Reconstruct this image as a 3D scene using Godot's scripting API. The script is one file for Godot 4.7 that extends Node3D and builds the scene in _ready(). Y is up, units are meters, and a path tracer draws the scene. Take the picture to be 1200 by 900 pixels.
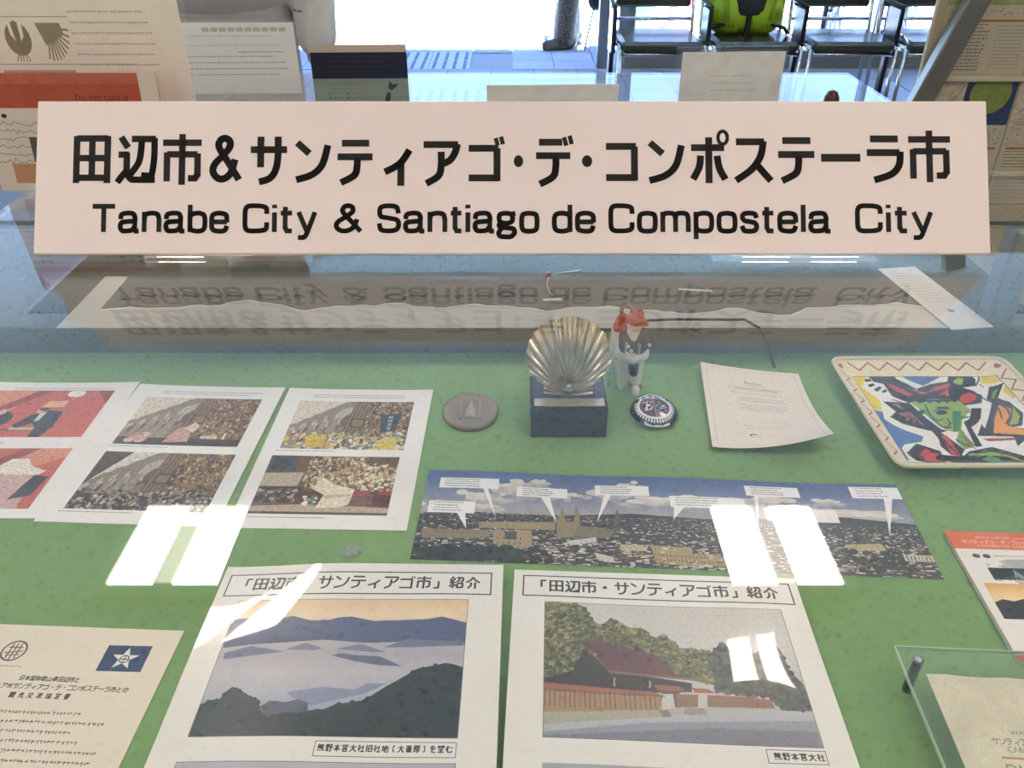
extends Node3D

const G := 0.803        # top of the green board, metres above the floor
const TOP := 0.95       # upper face of the glass tops
const CEILING := 2.6
const FRONT := -6.12    # inner line of the street front

class Canvas:
	var im: Image
	var k: float
	var clip: Rect2i
	func _init(w: float, h: float, px_per_mm: float, bg: String) -> void:
		k = px_per_mm
		im = Image.create_empty(int(ceil(w * k)), int(ceil(h * k)), false, Image.FORMAT_RGB8)
		im.fill(Color(bg))
		all()
	func all() -> void:
		clip = Rect2i(0, 0, im.get_width(), im.get_height())
	func only(x: float, y: float, w: float, h: float) -> void:
		clip = Rect2i(int(x * k), int(y * k), int(w * k), int(h * k)).intersection(Rect2i(0, 0, im.get_width(), im.get_height()))
	func fill(pts: PackedVector2Array, col: Color) -> void:
		var lo := 1e9
		var hi := -1e9
		for p in pts:
			lo = minf(lo, p.y)
			hi = maxf(hi, p.y)
		var n := pts.size()
		for y in range(maxi(clip.position.y, int(ceil(lo - 0.5))), mini(clip.end.y, int(floor(hi - 0.5)) + 1)):
			var yc := y + 0.5
			var xs := PackedFloat32Array()
			for i in n:
				var a := pts[i]
				var b := pts[(i + 1) % n]
				if (a.y <= yc) != (b.y <= yc):
					xs.append(a.x + (yc - a.y) / (b.y - a.y) * (b.x - a.x))
			xs.sort()
			for j in range(0, xs.size() - 1, 2):
				var x0 := maxi(clip.position.x, int(ceil(xs[j] - 0.5)))
				var x1 := mini(clip.end.x, int(floor(xs[j + 1] - 0.5)) + 1)
				if x1 > x0:
					im.fill_rect(Rect2i(x0, y, x1 - x0, 1), col)
	func poly(col: String, flat: Array) -> void:
		var pts := PackedVector2Array()
		for i in range(0, flat.size(), 2):
			pts.append(Vector2(flat[i], flat[i + 1]) * k)
		fill(pts, Color(col))
	func rect(col: String, x: float, y: float, w: float, h: float) -> void:
		var r := Rect2i(int(round(x * k)), int(round(y * k)), maxi(1, int(round(w * k))), maxi(1, int(round(h * k)))).intersection(clip)
		if r.size.x > 0 and r.size.y > 0:
			im.fill_rect(r, Color(col))
	func oval(col: String, x: float, y: float, rx: float, ry: float, turn := 0.0) -> void:
		var pts := PackedVector2Array()
		for i in 20:
			var t := TAU * i / 20.0
			pts.append((Vector2(x, y) + Vector2(cos(t) * rx, sin(t) * ry).rotated(turn)) * k)
		fill(pts, Color(col))
	func line(col: String, flat: Array, w: float) -> void:
		var half := maxf(w * k, 1.0) / 2.0
		for i in range(0, flat.size() - 3, 2):
			var a := Vector2(flat[i], flat[i + 1]) * k
			var b := Vector2(flat[i + 2], flat[i + 3]) * k
			var d := (b - a).normalized()
			var n := Vector2(-d.y, d.x) * half
			a -= d * half * 0.8
			b += d * half * 0.8
			fill(PackedVector2Array([a + n, b + n, b - n, a - n]), Color(col))
	func frame(col: String, x: float, y: float, w: float, h: float, t: float) -> void:
		rect(col, x, y, w, t)
		rect(col, x, y + h - t, w, t)
		rect(col, x, y, t, h)
		rect(col, x + w - t, y, t, h)
	func blend(x: float, y: float, w: float, h: float, stops: Array) -> void:
		var rows := int(h * k)
		for j in rows:
			var t := float(j) / rows * (stops.size() - 1)
			var i := mini(int(t), stops.size() - 2)
			rect(Color(stops[i]).lerp(Color(stops[i + 1]), t - i).to_html(false), x, y + j / k, w, 1.01 / k)
	func spots(cols: Array, x: float, y: float, w: float, h: float, n: int, lo: float, hi: float, flat: float, seed_: int, square := false) -> void:
		var r := RandomNumberGenerator.new()
		r.seed = seed_
		for i in n:
			var s := r.randf_range(lo, hi)
			var px := x + r.randf() * w
			var py := y + r.randf() * h
			var col: String = cols[r.randi() % cols.size()]
			if square:
				rect(col, px - s, py - s * flat, 2.0 * s, 2.0 * s * flat)
			else:
				oval(col, px, py, s, s * flat, r.randf_range(-0.5, 0.5))
	func grain(x: float, y: float, w: float, h: float, amount: float, freq: float, seed_: int, cell := 2) -> void:
		var f := FastNoiseLite.new()
		f.seed = seed_
		f.frequency = freq
		f.fractal_octaves = 3
		var g := RandomNumberGenerator.new()
		g.seed = seed_
		var r := Rect2i(int(x * k), int(y * k), int(w * k), int(h * k)).intersection(clip)
		for py in range(r.position.y, r.end.y, cell):
			for px in range(r.position.x, r.end.x, cell):
				var v := 1.0 + amount * (f.get_noise_2d(px / k, py / k) * 0.6 + g.randf_range(-0.45, 0.45))
				var c := im.get_pixel(px, py)
				im.fill_rect(Rect2i(px, py, cell, cell).intersection(r), Color(c.r * v, c.g * v, c.b * v))
	func scatter(base: String, cols: Array, x: float, y: float, w: float, h: float, n: int, lo: float, hi: float, seed_: int) -> void:   # spots only where the colour lies now
		var mask: Image = im.duplicate()
		var want := Color(base)
		var r := RandomNumberGenerator.new()
		r.seed = seed_
		for i in n:
			var px := x + r.randf() * w
			var py := y + r.randf() * h
			var s := r.randf_range(lo, hi)
			var col: String = cols[r.randi() % cols.size()]
			var q := Vector2i(int(px * k), int(py * k))
			if clip.has_point(q) and mask.get_pixelv(q).is_equal_approx(mask_colour(want)):
				oval(col, px, py, s, s * r.randf_range(0.6, 1.1), r.randf_range(-0.6, 0.6))
	func mask_colour(c: Color) -> Color:
		return Color(roundf(c.r * 255.0) / 255.0, roundf(c.g * 255.0) / 255.0, roundf(c.b * 255.0) / 255.0)
	func print_lines(col: String, x: float, y: float, w: float, rows: int, pitch: float, tall: float, seed_: int) -> void:
		var r := RandomNumberGenerator.new()
		r.seed = seed_
		for j in rows:
			var px := x
			var stop := x + w * r.randf_range(0.82, 1.0)
			while px < stop:
				var g := r.randf_range(0.35, 0.9) * tall
				rect(col, px, y + j * pitch + r.randf() * tall * 0.3, g, tall * r.randf_range(0.18, 0.4))
				rect(col, px + g * r.randf() * 0.7, y + j * pitch, tall * 0.2, tall * r.randf_range(0.5, 1.0))
				px += g + tall * r.randf_range(0.15, 0.4)
	func texture() -> ImageTexture:
		return ImageTexture.create_from_image(im)


class Build:
	var st := SurfaceTool.new()
	var xf := Transform3D.IDENTITY
	func _init(smooth := false) -> void:
		st.begin(Mesh.PRIMITIVE_TRIANGLES)
		st.set_smooth_group(0 if smooth else -1)
	func smooth(on: bool) -> void:
		st.set_smooth_group(0 if on else -1)
	func tri(a: Vector3, b: Vector3, c: Vector3, hint: Vector3, ua := Vector2.ZERO, ub := Vector2.ZERO, uc := Vector2.ZERO) -> void:
		if (c - a).cross(b - a).dot(hint) < 0.0:
			var s := b
			b = c
			c = s
			var u := ub
			ub = uc
			uc = u
		st.set_uv(ua)
		st.add_vertex(xf * a)
		st.set_uv(ub)
		st.add_vertex(xf * b)
		st.set_uv(uc)
		st.add_vertex(xf * c)
	func quad(a: Vector3, b: Vector3, c: Vector3, d: Vector3, hint: Vector3) -> void:
		tri(a, b, c, hint)
		tri(a, c, d, hint)
	func box(lo: Vector3, hi: Vector3, bevel := 0.0) -> void:
		var m := (lo + hi) / 2.0
		var h := (hi - lo) / 2.0
		var e := minf(bevel, minf(h.x, minf(h.y, h.z)) * 0.9)
		for axis in 3:
			var u := (axis + 1) % 3
			var v := (axis + 2) % 3
			for s in [-1.0, 1.0]:
				var n := Vector3.ZERO
				n[axis] = s
				var p := []
				for q in [[-1, -1], [1, -1], [1, 1], [-1, 1]]:
					var w := m
					w[axis] += s * h[axis]
					w[u] += q[0] * (h[u] - e)
					w[v] += q[1] * (h[v] - e)
					p.append(w)
				quad(p[0], p[1], p[2], p[3], n)
			if e > 0.0:
				for su in [-1.0, 1.0]:
					for sv in [-1.0, 1.0]:
						var n2 := Vector3.ZERO
						n2[u] = su
						n2[v] = sv
						var c := []
						for t in [[-1.0, 0], [1.0, 0], [1.0, 1], [-1.0, 1]]:
							var w2 := m
							w2[axis] += t[0] * (h[axis] - e)
							w2[u] += su * (h[u] - (e if t[1] == 1 else 0.0))
							w2[v] += sv * (h[v] - (0.0 if t[1] == 1 else e))
							c.append(w2)
						quad(c[0], c[1], c[2], c[3], n2)
		if e > 0.0:
			for sx in [-1.0, 1.0]:
				for sy in [-1.0, 1.0]:
					for sz in [-1.0, 1.0]:
						var s3 := Vector3(sx, sy, sz)
						tri(m + s3 * (h - Vector3(0, e, e)), m + s3 * (h - Vector3(e, 0, e)), m + s3 * (h - Vector3(e, e, 0)), s3)
	func tube(path: Array, r: float, sides := 8, closed := false, r_end := -1.0) -> void:
		var n := path.size()
		var rings := []
		var x := Vector3.ZERO
		for i in n:
			var a: Vector3 = path[(i - 1 + n) % n] if closed or i > 0 else path[0]
			var b: Vector3 = path[(i + 1) % n] if closed or i < n - 1 else path[n - 1]
			var d := (b - a).normalized()
			if x == Vector3.ZERO:
				x = d.cross(Vector3.UP if absf(d.y) < 0.9 else Vector3.RIGHT)
			x = (x - d * x.dot(d)).normalized()
			var y := d.cross(x)
			var rr := r if r_end < 0.0 else lerpf(r, r_end, float(i) / (n - 1))
			var ring := []
			for j in sides:
				var t := TAU * j / sides
				ring.append(path[i] + (x * cos(t) + y * sin(t)) * rr)
			rings.append(ring)
		for i in (n if closed else n - 1):
			var q := (i + 1) % n
			for j in sides:
				var j2 := (j + 1) % sides
				quad(rings[i][j], rings[q][j], rings[q][j2], rings[i][j2], rings[i][j] + rings[i][j2] - path[i] * 2.0)
		if not closed:
			for j in range(1, sides - 1):
				tri(rings[0][0], rings[0][j], rings[0][j + 1], path[0] - path[1])
				tri(rings[n - 1][0], rings[n - 1][j], rings[n - 1][j + 1], path[n - 1] - path[n - 2])
	func lathe(profile: Array, sides := 24, sx := 1.0, sz := 1.0) -> void:   # profile: Vector2(radius, height) from bottom to top
		for i in profile.size() - 1:
			var a: Vector2 = profile[i]
			var b: Vector2 = profile[i + 1]
			for j in sides:
				var t := TAU * j / sides
				var t2 := TAU * (j + 1) / sides
				var c := Vector3(cos(t) * sx, 0, sin(t) * sz)
				var c2 := Vector3(cos(t2) * sx, 0, sin(t2) * sz)
				var hint := (c + c2) * (b.y - a.y) + Vector3.UP * 2.0 * (a.x - b.x)
				var p := [c * a.x + Vector3.UP * a.y, c2 * a.x + Vector3.UP * a.y, c2 * b.x + Vector3.UP * b.y, c * b.x + Vector3.UP * b.y]
				if a.x > 0.0:
					tri(p[0], p[1], p[2], hint)
				if b.x > 0.0:
					tri(p[0], p[2], p[3], hint)
	func slab(outline: PackedVector2Array, y0: float, y1: float) -> void:    # outline in x, z
		var ids := Geometry2D.triangulate_polygon(outline)
		for i in range(0, ids.size(), 3):
			var v := []
			for j in 3:
				v.append(Vector3(outline[ids[i + j]].x, 0, outline[ids[i + j]].y))
			tri(v[0] + Vector3.UP * y1, v[1] + Vector3.UP * y1, v[2] + Vector3.UP * y1, Vector3.UP)
			tri(v[0] + Vector3.UP * y0, v[1] + Vector3.UP * y0, v[2] + Vector3.UP * y0, Vector3.DOWN)
		var clockwise := -1.0 if Geometry2D.is_polygon_clockwise(outline) else 1.0
		for i in outline.size():
			var a := outline[i]
			var b := outline[(i + 1) % outline.size()]
			var n := Vector3(b.y - a.y, 0, a.x - b.x) * clockwise
			quad(Vector3(a.x, y0, a.y), Vector3(b.x, y0, b.y), Vector3(b.x, y1, b.y), Vector3(a.x, y1, a.y), n)
	func done() -> ArrayMesh:
		st.generate_normals()
		return st.commit()


# ---------------------------------------------------------------- lettering: strokes on a grid of 100, "~" smooth, "o" ring, "*" dot
var glyphs := {
	"田": "9,4 9,100;9,9 91,9;91,4 91,100;50,9 50,90;9,49 91,49;9,89 91,89", "辺": "8,6 27,28;36,10 98,10;~95,8 95,48 90,80 84,85 64,84;~62,12 59,44 52,62 34,82;2,42 24,42 24,76;~25,74 12,86 2,97;~22,76 34,90 48,93 98,93",
	"市": "50,0 50,100;0,17 100,17;11,36 11,93;11,40 90,40;90,38 90,80 84,87 66,87", "サ": "0,28 100,28;28,0 28,66;~75,0 75,46 68,74 52,90 26,97", "ン": "4,6 40,32;~94,12 78,58 48,82 2,94", "テ": "12,7 90,7;0,38 100,38;~56,40 56,60 48,80 10,97",
	"ィ": "~94,4 66,34 38,50 4,62;62,38 62,100", "ア": "0,10 98,10;~96,10 88,30 76,44 60,52;~50,26 50,58 42,80 8,97", "ゴ": "0,26 84,26;80,26 80,99;0,92 84,92;!76,3 82,20;!91,0 97,17", "・": "*50,50,50,50", "デ": "8,13 72,13;0,40 94,40;~54,42 54,62 46,82 10,97;!77,3 83,20;!92,0 98,17",
	"コ": "0,10 98,10;93,10 93,100;0,92 98,92", "ポ": "0,29 92,29;49,8 49,100;~26,46 22,68 5,92;~72,46 78,70 94,92;o88,9,13", "ス": "4,8 80,8;~78,6 70,40 46,70 3,96;~54,54 74,74 97,96", "ー": "0,50 100,50", "ラ": "10,7 88,7;0,37 92,37;~94,35 90,64 68,84 20,97",
	"&": "~98,98 64,62 30,26 32,10 48,4 64,10 64,24 44,42 16,62 10,80 26,94 48,95 70,82 84,52",
	"「": "58,6 92,6;60,6 60,62", "」": "40,40 40,94;8,94 42,94", "紹": "~26,2 18,18 8,30;8,30 20,42;~42,14 30,32 8,52;6,54 44,48;26,54 26,96;12,66 6,86;38,64 44,80;52,10 94,10;~92,10 92,34 80,42;~70,10 66,30 50,46;56,56 56,94;56,56 92,56 92,92;56,90 92,90",
	"介": "~50,4 34,28 4,48;~50,6 68,30 96,48;~36,46 36,74 16,96;66,46 66,98", "熊": "~24,4 16,16 8,22 40,20;36,12 44,24;12,32 12,68;12,32 40,32 40,66;12,44 40,44;12,54 40,54;58,6 58,30 92,30;58,18 86,10;58,38 58,64 92,64;58,50 86,42;14,78 8,94;36,78 38,92;60,78 66,92;82,76 94,94",
	"野": "8,8 8,46;8,8 46,8 46,46;8,27 46,27;8,46 46,46;27,8 27,88;6,66 48,66;4,90 50,86;58,8 90,8 74,26;64,20 82,32;54,40 96,40 90,52;76,40 76,90 66,94 60,88", "本": "6,26 94,26;50,4 50,98;~48,28 34,56 6,76;~52,28 66,56 94,76;32,74 68,74",
	"宮": "50,2 50,12;10,26 10,14 90,14 90,26;28,30 28,52;28,30 72,30 72,52;28,50 72,50;22,64 22,96;22,64 78,64 78,96;22,92 78,92;50,52 44,64", "大": "6,34 94,34;~50,4 48,44 34,74 6,96;~52,40 68,74 96,96", "社": "22,4 28,14;6,26 42,26;~42,26 28,50 6,64;26,46 26,98;34,50 44,60;52,38 96,38;74,8 74,90;46,92 98,92",
	"旧": "20,6 20,96;44,12 44,94;44,12 90,12 90,94;44,50 90,50;44,90 90,90", "地": "4,36 40,36;22,10 22,76;4,80 42,68;40,46 92,26 90,62 80,64;66,6 66,72;50,18 50,88 56,94 96,94 96,78", "（": "~70,4 54,28 54,72 70,96", "）": "~30,4 46,28 46,72 30,96",
	"斎": "50,2 50,10;8,16 92,16;~30,20 50,40 92,46;~72,20 50,40 8,48;24,54 24,98;78,54 78,98;24,56 78,56;36,66 66,66;32,76 70,76;50,76 50,96;40,84 36,92;60,84 66,92", "原": "12,8 96,8;~14,8 14,60 4,96;56,12 48,24;32,26 32,58;32,26 82,26 82,58;32,42 82,42;32,58 82,58;58,58 58,96 48,94;40,68 28,88;74,68 90,86",
	"を": "12,18 78,16;~44,4 34,30 14,52;~26,44 46,36 54,54 54,66;~88,36 60,50 36,70 40,90 60,94 86,92", "望": "24,2 24,10;4,12 44,12;14,12 14,32 44,30;~56,6 58,30 50,40;58,6 90,6 90,38;58,18 90,18;58,28 90,28;12,54 88,54;50,54 50,94;20,74 80,74;6,94 94,94", "む": "8,28 60,24;~32,6 34,50 28,64 14,60 18,48 30,50 34,60 32,80 42,92 80,92 84,74;74,24 92,40",
	"日": "20,6 20,96;20,8 80,8 80,96;20,50 80,50;20,92 80,92", "国": "10,6 10,96;10,8 90,8 90,96;10,92 90,92;28,26 72,26;32,48 68,48;26,74 74,74;50,26 50,74;60,56 68,66", "和": "~44,6 30,12 8,16;4,34 52,34;28,12 28,98;~28,38 18,60 4,76;32,46 50,66;62,24 62,88;62,24 92,24 92,88;62,82 92,82",
	"歌": "4,10 50,10;12,22 12,38;12,22 32,22 32,38;12,38 32,38;42,10 42,48;4,54 50,54;12,66 12,84;12,66 32,66 32,84;12,84 32,84;42,54 42,96 34,92;~66,4 62,22 54,34;62,22 94,22 90,36;~76,30 74,64 54,94;~76,52 84,78 98,94", "山": "50,6 50,90;12,34 12,90 88,90;88,34 88,96",
	"県": "8,30 8,64 94,64;26,6 26,54;26,6 76,6 76,54;26,22 76,22;26,38 76,38;26,54 76,54;50,64 50,98;32,74 16,90;68,74 86,90", "と": "~28,8 32,30 40,46;~84,26 44,44 20,64 24,86 50,94 86,90", "ガ": "8,30 80,30;~80,30 80,64 72,92 58,88;~42,6 40,50 10,94;80,6 86,18;92,2 98,14", "リ": "24,8 24,62;~76,8 76,60 64,82 40,96", "シ": "14,12 36,24;6,40 28,52;~14,92 56,80 92,30",
	"州": "~22,8 22,60 6,94;8,34 4,54;50,8 50,92;36,34 42,52;84,6 84,98;66,34 72,52", "の": "~52,16 44,60 24,84 10,66 16,36 44,16 74,20 90,46 80,76 56,92", "観": "14,4 4,24;10,14 48,14;10,30 48,30;14,30 14,94;30,20 30,92;14,46 48,46;14,62 48,62;14,78 48,78;12,94 50,94;60,8 60,62;60,8 90,8 90,62;60,26 90,26;60,44 90,44;60,62 90,62;~68,62 66,82 52,96;80,62 80,92 98,92 98,80",
	"光": "50,4 50,44;24,12 32,32;76,12 66,32;6,46 94,46;~36,48 34,74 8,96;62,48 62,90 94,90 94,76", "交": "50,4 50,18;6,20 94,20;32,28 14,48;66,28 88,46;~68,46 48,76 8,96;~32,46 54,76 94,96", "流": "10,10 22,20;4,36 16,46;6,92 24,60;30,18 96,18;60,4 60,18;~54,20 38,42 84,40;74,30 90,48;~42,52 42,76 30,96;60,52 60,92;78,52 78,90 96,92",
	"協": "4,34 34,34;18,6 18,98;40,20 86,20 84,46 76,44;~62,6 58,32 42,48;34,64 60,64 58,94 52,92;~46,52 44,78 32,96;66,64 94,64 92,94 86,92;~78,52 76,78 64,96", "定": "50,2 50,12;8,28 8,14 92,14 92,28;20,38 80,38;50,38 50,88;50,60 80,60;~28,54 24,78 4,96;~24,76 40,92 96,94", "書": "18,10 82,10 82,34;4,22 96,22;18,34 82,34;50,2 50,56;12,46 88,46;4,57 96,57;24,66 24,98;24,66 76,66 76,98;24,80 76,80;24,94 76,94",
}
var latin := {   # width, strokes; cap height 0 to 100, x-height 30
	"T": [86, "0,6 86,6;43,6 43,100"], "a": [74, "~6,50 10,36 30,31 52,33 60,46 60,60;60,46 60,90 64,97 76,97;~60,60 30,62 10,66 5,80 12,94 30,96 50,92 60,78"], "n": [68, "6,26 6,100;~6,54 12,36 36,31 56,36 62,54;62,52 62,100"], "b": [68, "6,0 6,100;~6,62 10,38 36,31 58,38 63,64 58,90 36,97 10,90 6,66"],
	"e": [68, "5,63 63,63;~63,64 59,38 34,31 9,38 5,64 9,90 34,97 54,94 62,80"], "C": [88, "~83,32 78,10 44,4 11,10 6,50 11,90 44,96 78,90 83,66"], "i": [12, "6,28 6,100;6,0 6,13"], "t": [42, "16,8 16,84 22,96 40,96;0,31 40,31"], "y": [68, "5,27 34,96;~63,27 38,96 26,118 6,120"],
	"S": [82, "~76,30 68,9 40,4 12,9 6,26 12,43 40,49 70,56 77,74 68,91 40,96 12,91 5,70"], "g": [68, "~30,31 50,35 55,49 50,63 30,68 10,63 5,49 10,35 30,31;46,36 66,31;~14,66 5,74 12,83 36,85 58,89 62,103 50,116 32,118 10,115 4,103 12,89"], "o": [68, "~34,31 58,37 63,64 58,91 34,97 10,91 5,64 10,37 34,31"],
	"d": [68, "62,0 62,100;~62,62 58,38 32,31 10,38 5,64 10,90 32,97 58,90 62,66"], "m": [104, "6,26 6,100;~6,52 10,35 28,31 46,35 52,52;52,50 52,100;~52,52 56,35 74,31 92,35 98,52;98,50 98,100"], "p": [68, "6,26 6,126;~6,62 10,38 36,31 58,38 63,64 58,90 36,97 10,90 6,66"],
	"s": [62, "~56,46 50,34 30,31 12,34 6,46 14,58 32,62 50,67 57,80 50,94 30,97 12,94 5,80"], "l": [12, "6,0 6,100"], "&": [86, "~86,98 56,62 28,28 30,10 44,4 58,10 58,26 40,42 12,62 6,80 20,94 42,95 62,82 74,54"],
}
var parsed := {}


func strokes_of(code: String) -> Array:
	if parsed.has(code):
		return parsed[code]
	var out := []
	for piece in code.split(";"):
		var share := 0.62 if piece.begins_with("!") else 0.5 if piece.begins_with("o") else 1.0      # small marks are drawn finer
		var part := piece.trim_prefix("!")
		var curve := part.begins_with("~")
		if part.begins_with("o") or part.begins_with("*"):
			var v := part.substr(1).split_floats(",")
			var ring := PackedVector2Array()
			for i in 17:
				ring.append(Vector2(v[0] + cos(TAU * i / 16) * v[2], v[1] + sin(TAU * i / 16) * v[v.size() - 1]))
			out.append([part.begins_with("*"), ring, share])
			continue
		var pts := PackedVector2Array()
		for s in part.trim_prefix("~").split(" "):
			var v2 := s.split_floats(",")
			pts.append(Vector2(v2[0], v2[1]))
		if curve and pts.size() > 2:
			var c := Curve2D.new()
			for i in pts.size():
				var t := (pts[mini(i + 1, pts.size() - 1)] - pts[maxi(i - 1, 0)]) / 6.0
				c.add_point(pts[i], -t, t)
			var fine := PackedVector2Array()
			for i in pts.size() - 1:
				for j in 5:
					fine.append(c.sample(i, j / 5.0))
			fine.append(pts[pts.size() - 1])
			pts = fine
		out.append([false, pts, share])
	parsed[code] = out
	return out


func ink(code: String, at: Vector2, scale_: Vector2, w: float, out: Array) -> void:   # quads and polygons of one sign, y down
	for s in strokes_of(code):
		var pts: PackedVector2Array = s[1]
		var p := PackedVector2Array()
		for q in pts:
			p.append(at + q / 100.0 * scale_)
		if s[0]:
			out.append(p)
			continue
		var n := p.size()
		var sw: float = w * s[2]
		for i in n - 1:
			var d := (p[i + 1] - p[i]).normalized()
			var nn := Vector2(-d.y, d.x) * sw / 2.0
			var a := p[i] - d * (sw * 0.3 if i > 0 else 0.0)
			var b := p[i + 1] + d * (sw * 0.3 if i < n - 2 else 0.0)
			out.append(PackedVector2Array([a + nn, b + nn, b - nn, a - nn]))


func write_cells(c: Canvas, text: String, x: float, y: float, size: float, w: float, col: String, advance := 1.0) -> void:
	for i in text.length():
		var ch := text[i]
		if not glyphs.has(ch):
			continue
		var q := []
		if ch == "・":
			ink(glyphs[ch], Vector2(x + i * size * advance + size * 0.36, y + size * 0.36) * c.k, Vector2(size, size) * 0.24 * c.k, 1.0, q)
		elif ch == "ィ":
			ink(glyphs[ch], Vector2(x + i * size * advance + size * 0.1, y + size * 0.3) * c.k, Vector2(size * 0.75, size * 0.7) * c.k, maxf(1.0, w * c.k), q)
		else:
			ink(glyphs[ch], Vector2(x + i * size * advance + size * 0.05, y) * c.k, Vector2(size * 0.9, size) * c.k, maxf(1.0, w * c.k), q)
		for p in q:
			c.fill(p, Color(col))


func write_latin(c: Canvas, text: String, x: float, y: float, w: float, h: float, col: String, face := "Droid Sans") -> void:   # fitted into a box
	var tm := TextMesh.new()
	var f := SystemFont.new()
	f.font_names = PackedStringArray([face])
	tm.font = f
	tm.font_size = 48
	tm.pixel_size = 0.01
	tm.depth = 0.0
	tm.text = text
	var a := tm.get_mesh_arrays()
	var v: PackedVector3Array = a[Mesh.ARRAY_VERTEX]
	if v.is_empty():
		return
	var ids: PackedInt32Array = a[Mesh.ARRAY_INDEX] if a[Mesh.ARRAY_INDEX] != null else PackedInt32Array(range(v.size()))
	var box := AABB(v[0], Vector3.ZERO)
	for p in v:
		box = box.expand(p)
	for i in range(0, ids.size() - 2, 3):
		var t := PackedVector2Array()
		for j in 3:
			var p := v[ids[i + j]]
			t.append(Vector2(x + (p.x - box.position.x) / box.size.x * w, y + (box.end.y - p.y) / box.size.y * h) * c.k)
		c.fill(t, Color(col))


# ---------------------------------------------------------------- things
var taken := {}


func numbered(called: String) -> String:
	taken[called] = taken.get(called, -1) + 1
	return called if taken[called] == 0 else "%s_%03d" % [called, taken[called]]


func thing(called: String, label: String, category: String, at := Vector3.ZERO, turn := 0.0, group := "") -> Node3D:
	var o := Node3D.new()
	o.name = numbered(called)
	add_child(o)
	o.position = at
	o.rotation.y = turn
	return tag(o, label, category, group)


func tag(o: Node3D, label: String, category: String, group := "") -> Node3D:
	o.set_meta("label", label)
	o.set_meta("category", category)
	if group:
		o.set_meta("group", group)
	return o


func obj(called: String, mesh: Mesh, m: Material, parent: Node3D = self) -> MeshInstance3D:
	var o := MeshInstance3D.new()
	o.name = numbered(called) if parent == self else called
	o.mesh = mesh
	o.material_override = m
	parent.add_child(o, true)
	return o


func struct(called: String, mesh: Mesh, m: Material) -> MeshInstance3D:
	var o := obj(called, mesh, m)
	o.set_meta("kind", "structure")
	return o


func mat(col: String, rough := 0.6, metal := 0.0) -> StandardMaterial3D:
	var m := StandardMaterial3D.new()
	m.albedo_color = Color(col)
	m.roughness = rough
	m.metallic = metal
	return m


func glass(col: String, alpha := 0.04, rough := 0.0) -> StandardMaterial3D:
	var m := mat(col, rough)
	m.transparency = BaseMaterial3D.TRANSPARENCY_ALPHA
	m.albedo_color.a = alpha
	return m


func printed(c: Canvas, rough := 0.6) -> StandardMaterial3D:
	var m := mat("ffffff", rough)
	m.albedo_texture = c.texture()
	m.texture_repeat = false
	return m


func thin_page(c: Canvas, rough: float) -> StandardMaterial3D:   # paper that lets some daylight through
	var m := printed(c, rough)
	m.backlight_enabled = true
	m.backlight = Color(0.75, 0.75, 0.75)
	return m


func noise_map(freq: float, seed_: int, lo: String, hi: String, size := 512) -> NoiseTexture2D:
	var n := FastNoiseLite.new()
	n.seed = seed_
	n.frequency = freq
	n.fractal_octaves = 4
	var g := Gradient.new()
	g.set_color(0, Color(lo))
	g.set_color(1, Color(hi))
	var t := NoiseTexture2D.new()
	t.width = size
	t.height = size
	t.seamless = true
	t.noise = n
	t.color_ramp = g
	return t


func mottled(freq: float, seed_: int, lo: String, hi: String, tile: float, rough := 0.7) -> StandardMaterial3D:
	var m := mat("ffffff", rough)
	m.albedo_texture = noise_map(freq, seed_, lo, hi)
	m.uv1_triplanar = true
	m.uv1_world_triplanar = true
	m.uv1_scale = Vector3.ONE / tile
	return m


func boxed(lo: Vector3, hi: Vector3, bevel := 0.0) -> ArrayMesh:
	var b := Build.new()
	b.box(lo, hi, bevel)
	return b.done()


func tubed(path: Array, r: float, sides := 8, closed := false) -> ArrayMesh:
	var b := Build.new(true)
	b.tube(path, r, sides, closed)
	return b.done()


func sheet_mesh(w: float, l: float, thick: float, lift: Callable, nx := 10, nz := 14) -> ArrayMesh:   # x right, z towards the viewer, from the far left corner
	var b := Build.new(true)
	var p := func(i: int, j: int) -> Vector3: return Vector3(w * i / nx, lift.call(float(i) / nx, float(j) / nz), l * j / nz)
	var t := Vector3.UP * thick
	for i in nx:
		for j in nz:
			var v := [p.call(i, j), p.call(i + 1, j), p.call(i + 1, j + 1), p.call(i, j + 1)]
			var u := []
			for q in [[i, j], [i + 1, j], [i + 1, j + 1], [i, j + 1]]:
				u.append(Vector2(float(q[0]) / nx, float(q[1]) / nz))
			b.st.set_smooth_group(0)
			b.tri(v[0] + t, v[1] + t, v[2] + t, Vector3.UP, u[0], u[1], u[2])
			b.tri(v[0] + t, v[2] + t, v[3] + t, Vector3.UP, u[0], u[2], u[3])
			b.st.set_smooth_group(1)
			b.tri(v[0], v[1], v[2], Vector3.DOWN)
			b.tri(v[0], v[2], v[3], Vector3.DOWN)
	b.st.set_smooth_group(-1)
	for i in nx:
		for j in [0, nz]:
			b.quad(p.call(i, j), p.call(i + 1, j), p.call(i + 1, j) + t, p.call(i, j) + t, Vector3(0, 0, -1 if j == 0 else 1))
	for j in nz:
		for i in [0, nx]:
			b.quad(p.call(i, j), p.call(i, j + 1), p.call(i, j + 1) + t, p.call(i, j) + t, Vector3(-1 if i == 0 else 1, 0, 0))
	return b.done()


func flat(_u: float, _v: float) -> float:
	return 0.0


func lay(called: String, mesh: Mesh, m: Material, x: float, y: float, z: float, degrees: float, label: String, category: String, group := "") -> MeshInstance3D:
	var o := obj(called, mesh, m)
	o.position = Vector3(x, y, z)
	o.rotation.y = -deg_to_rad(degrees)
	tag(o, label, category, group)
	return o


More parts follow.
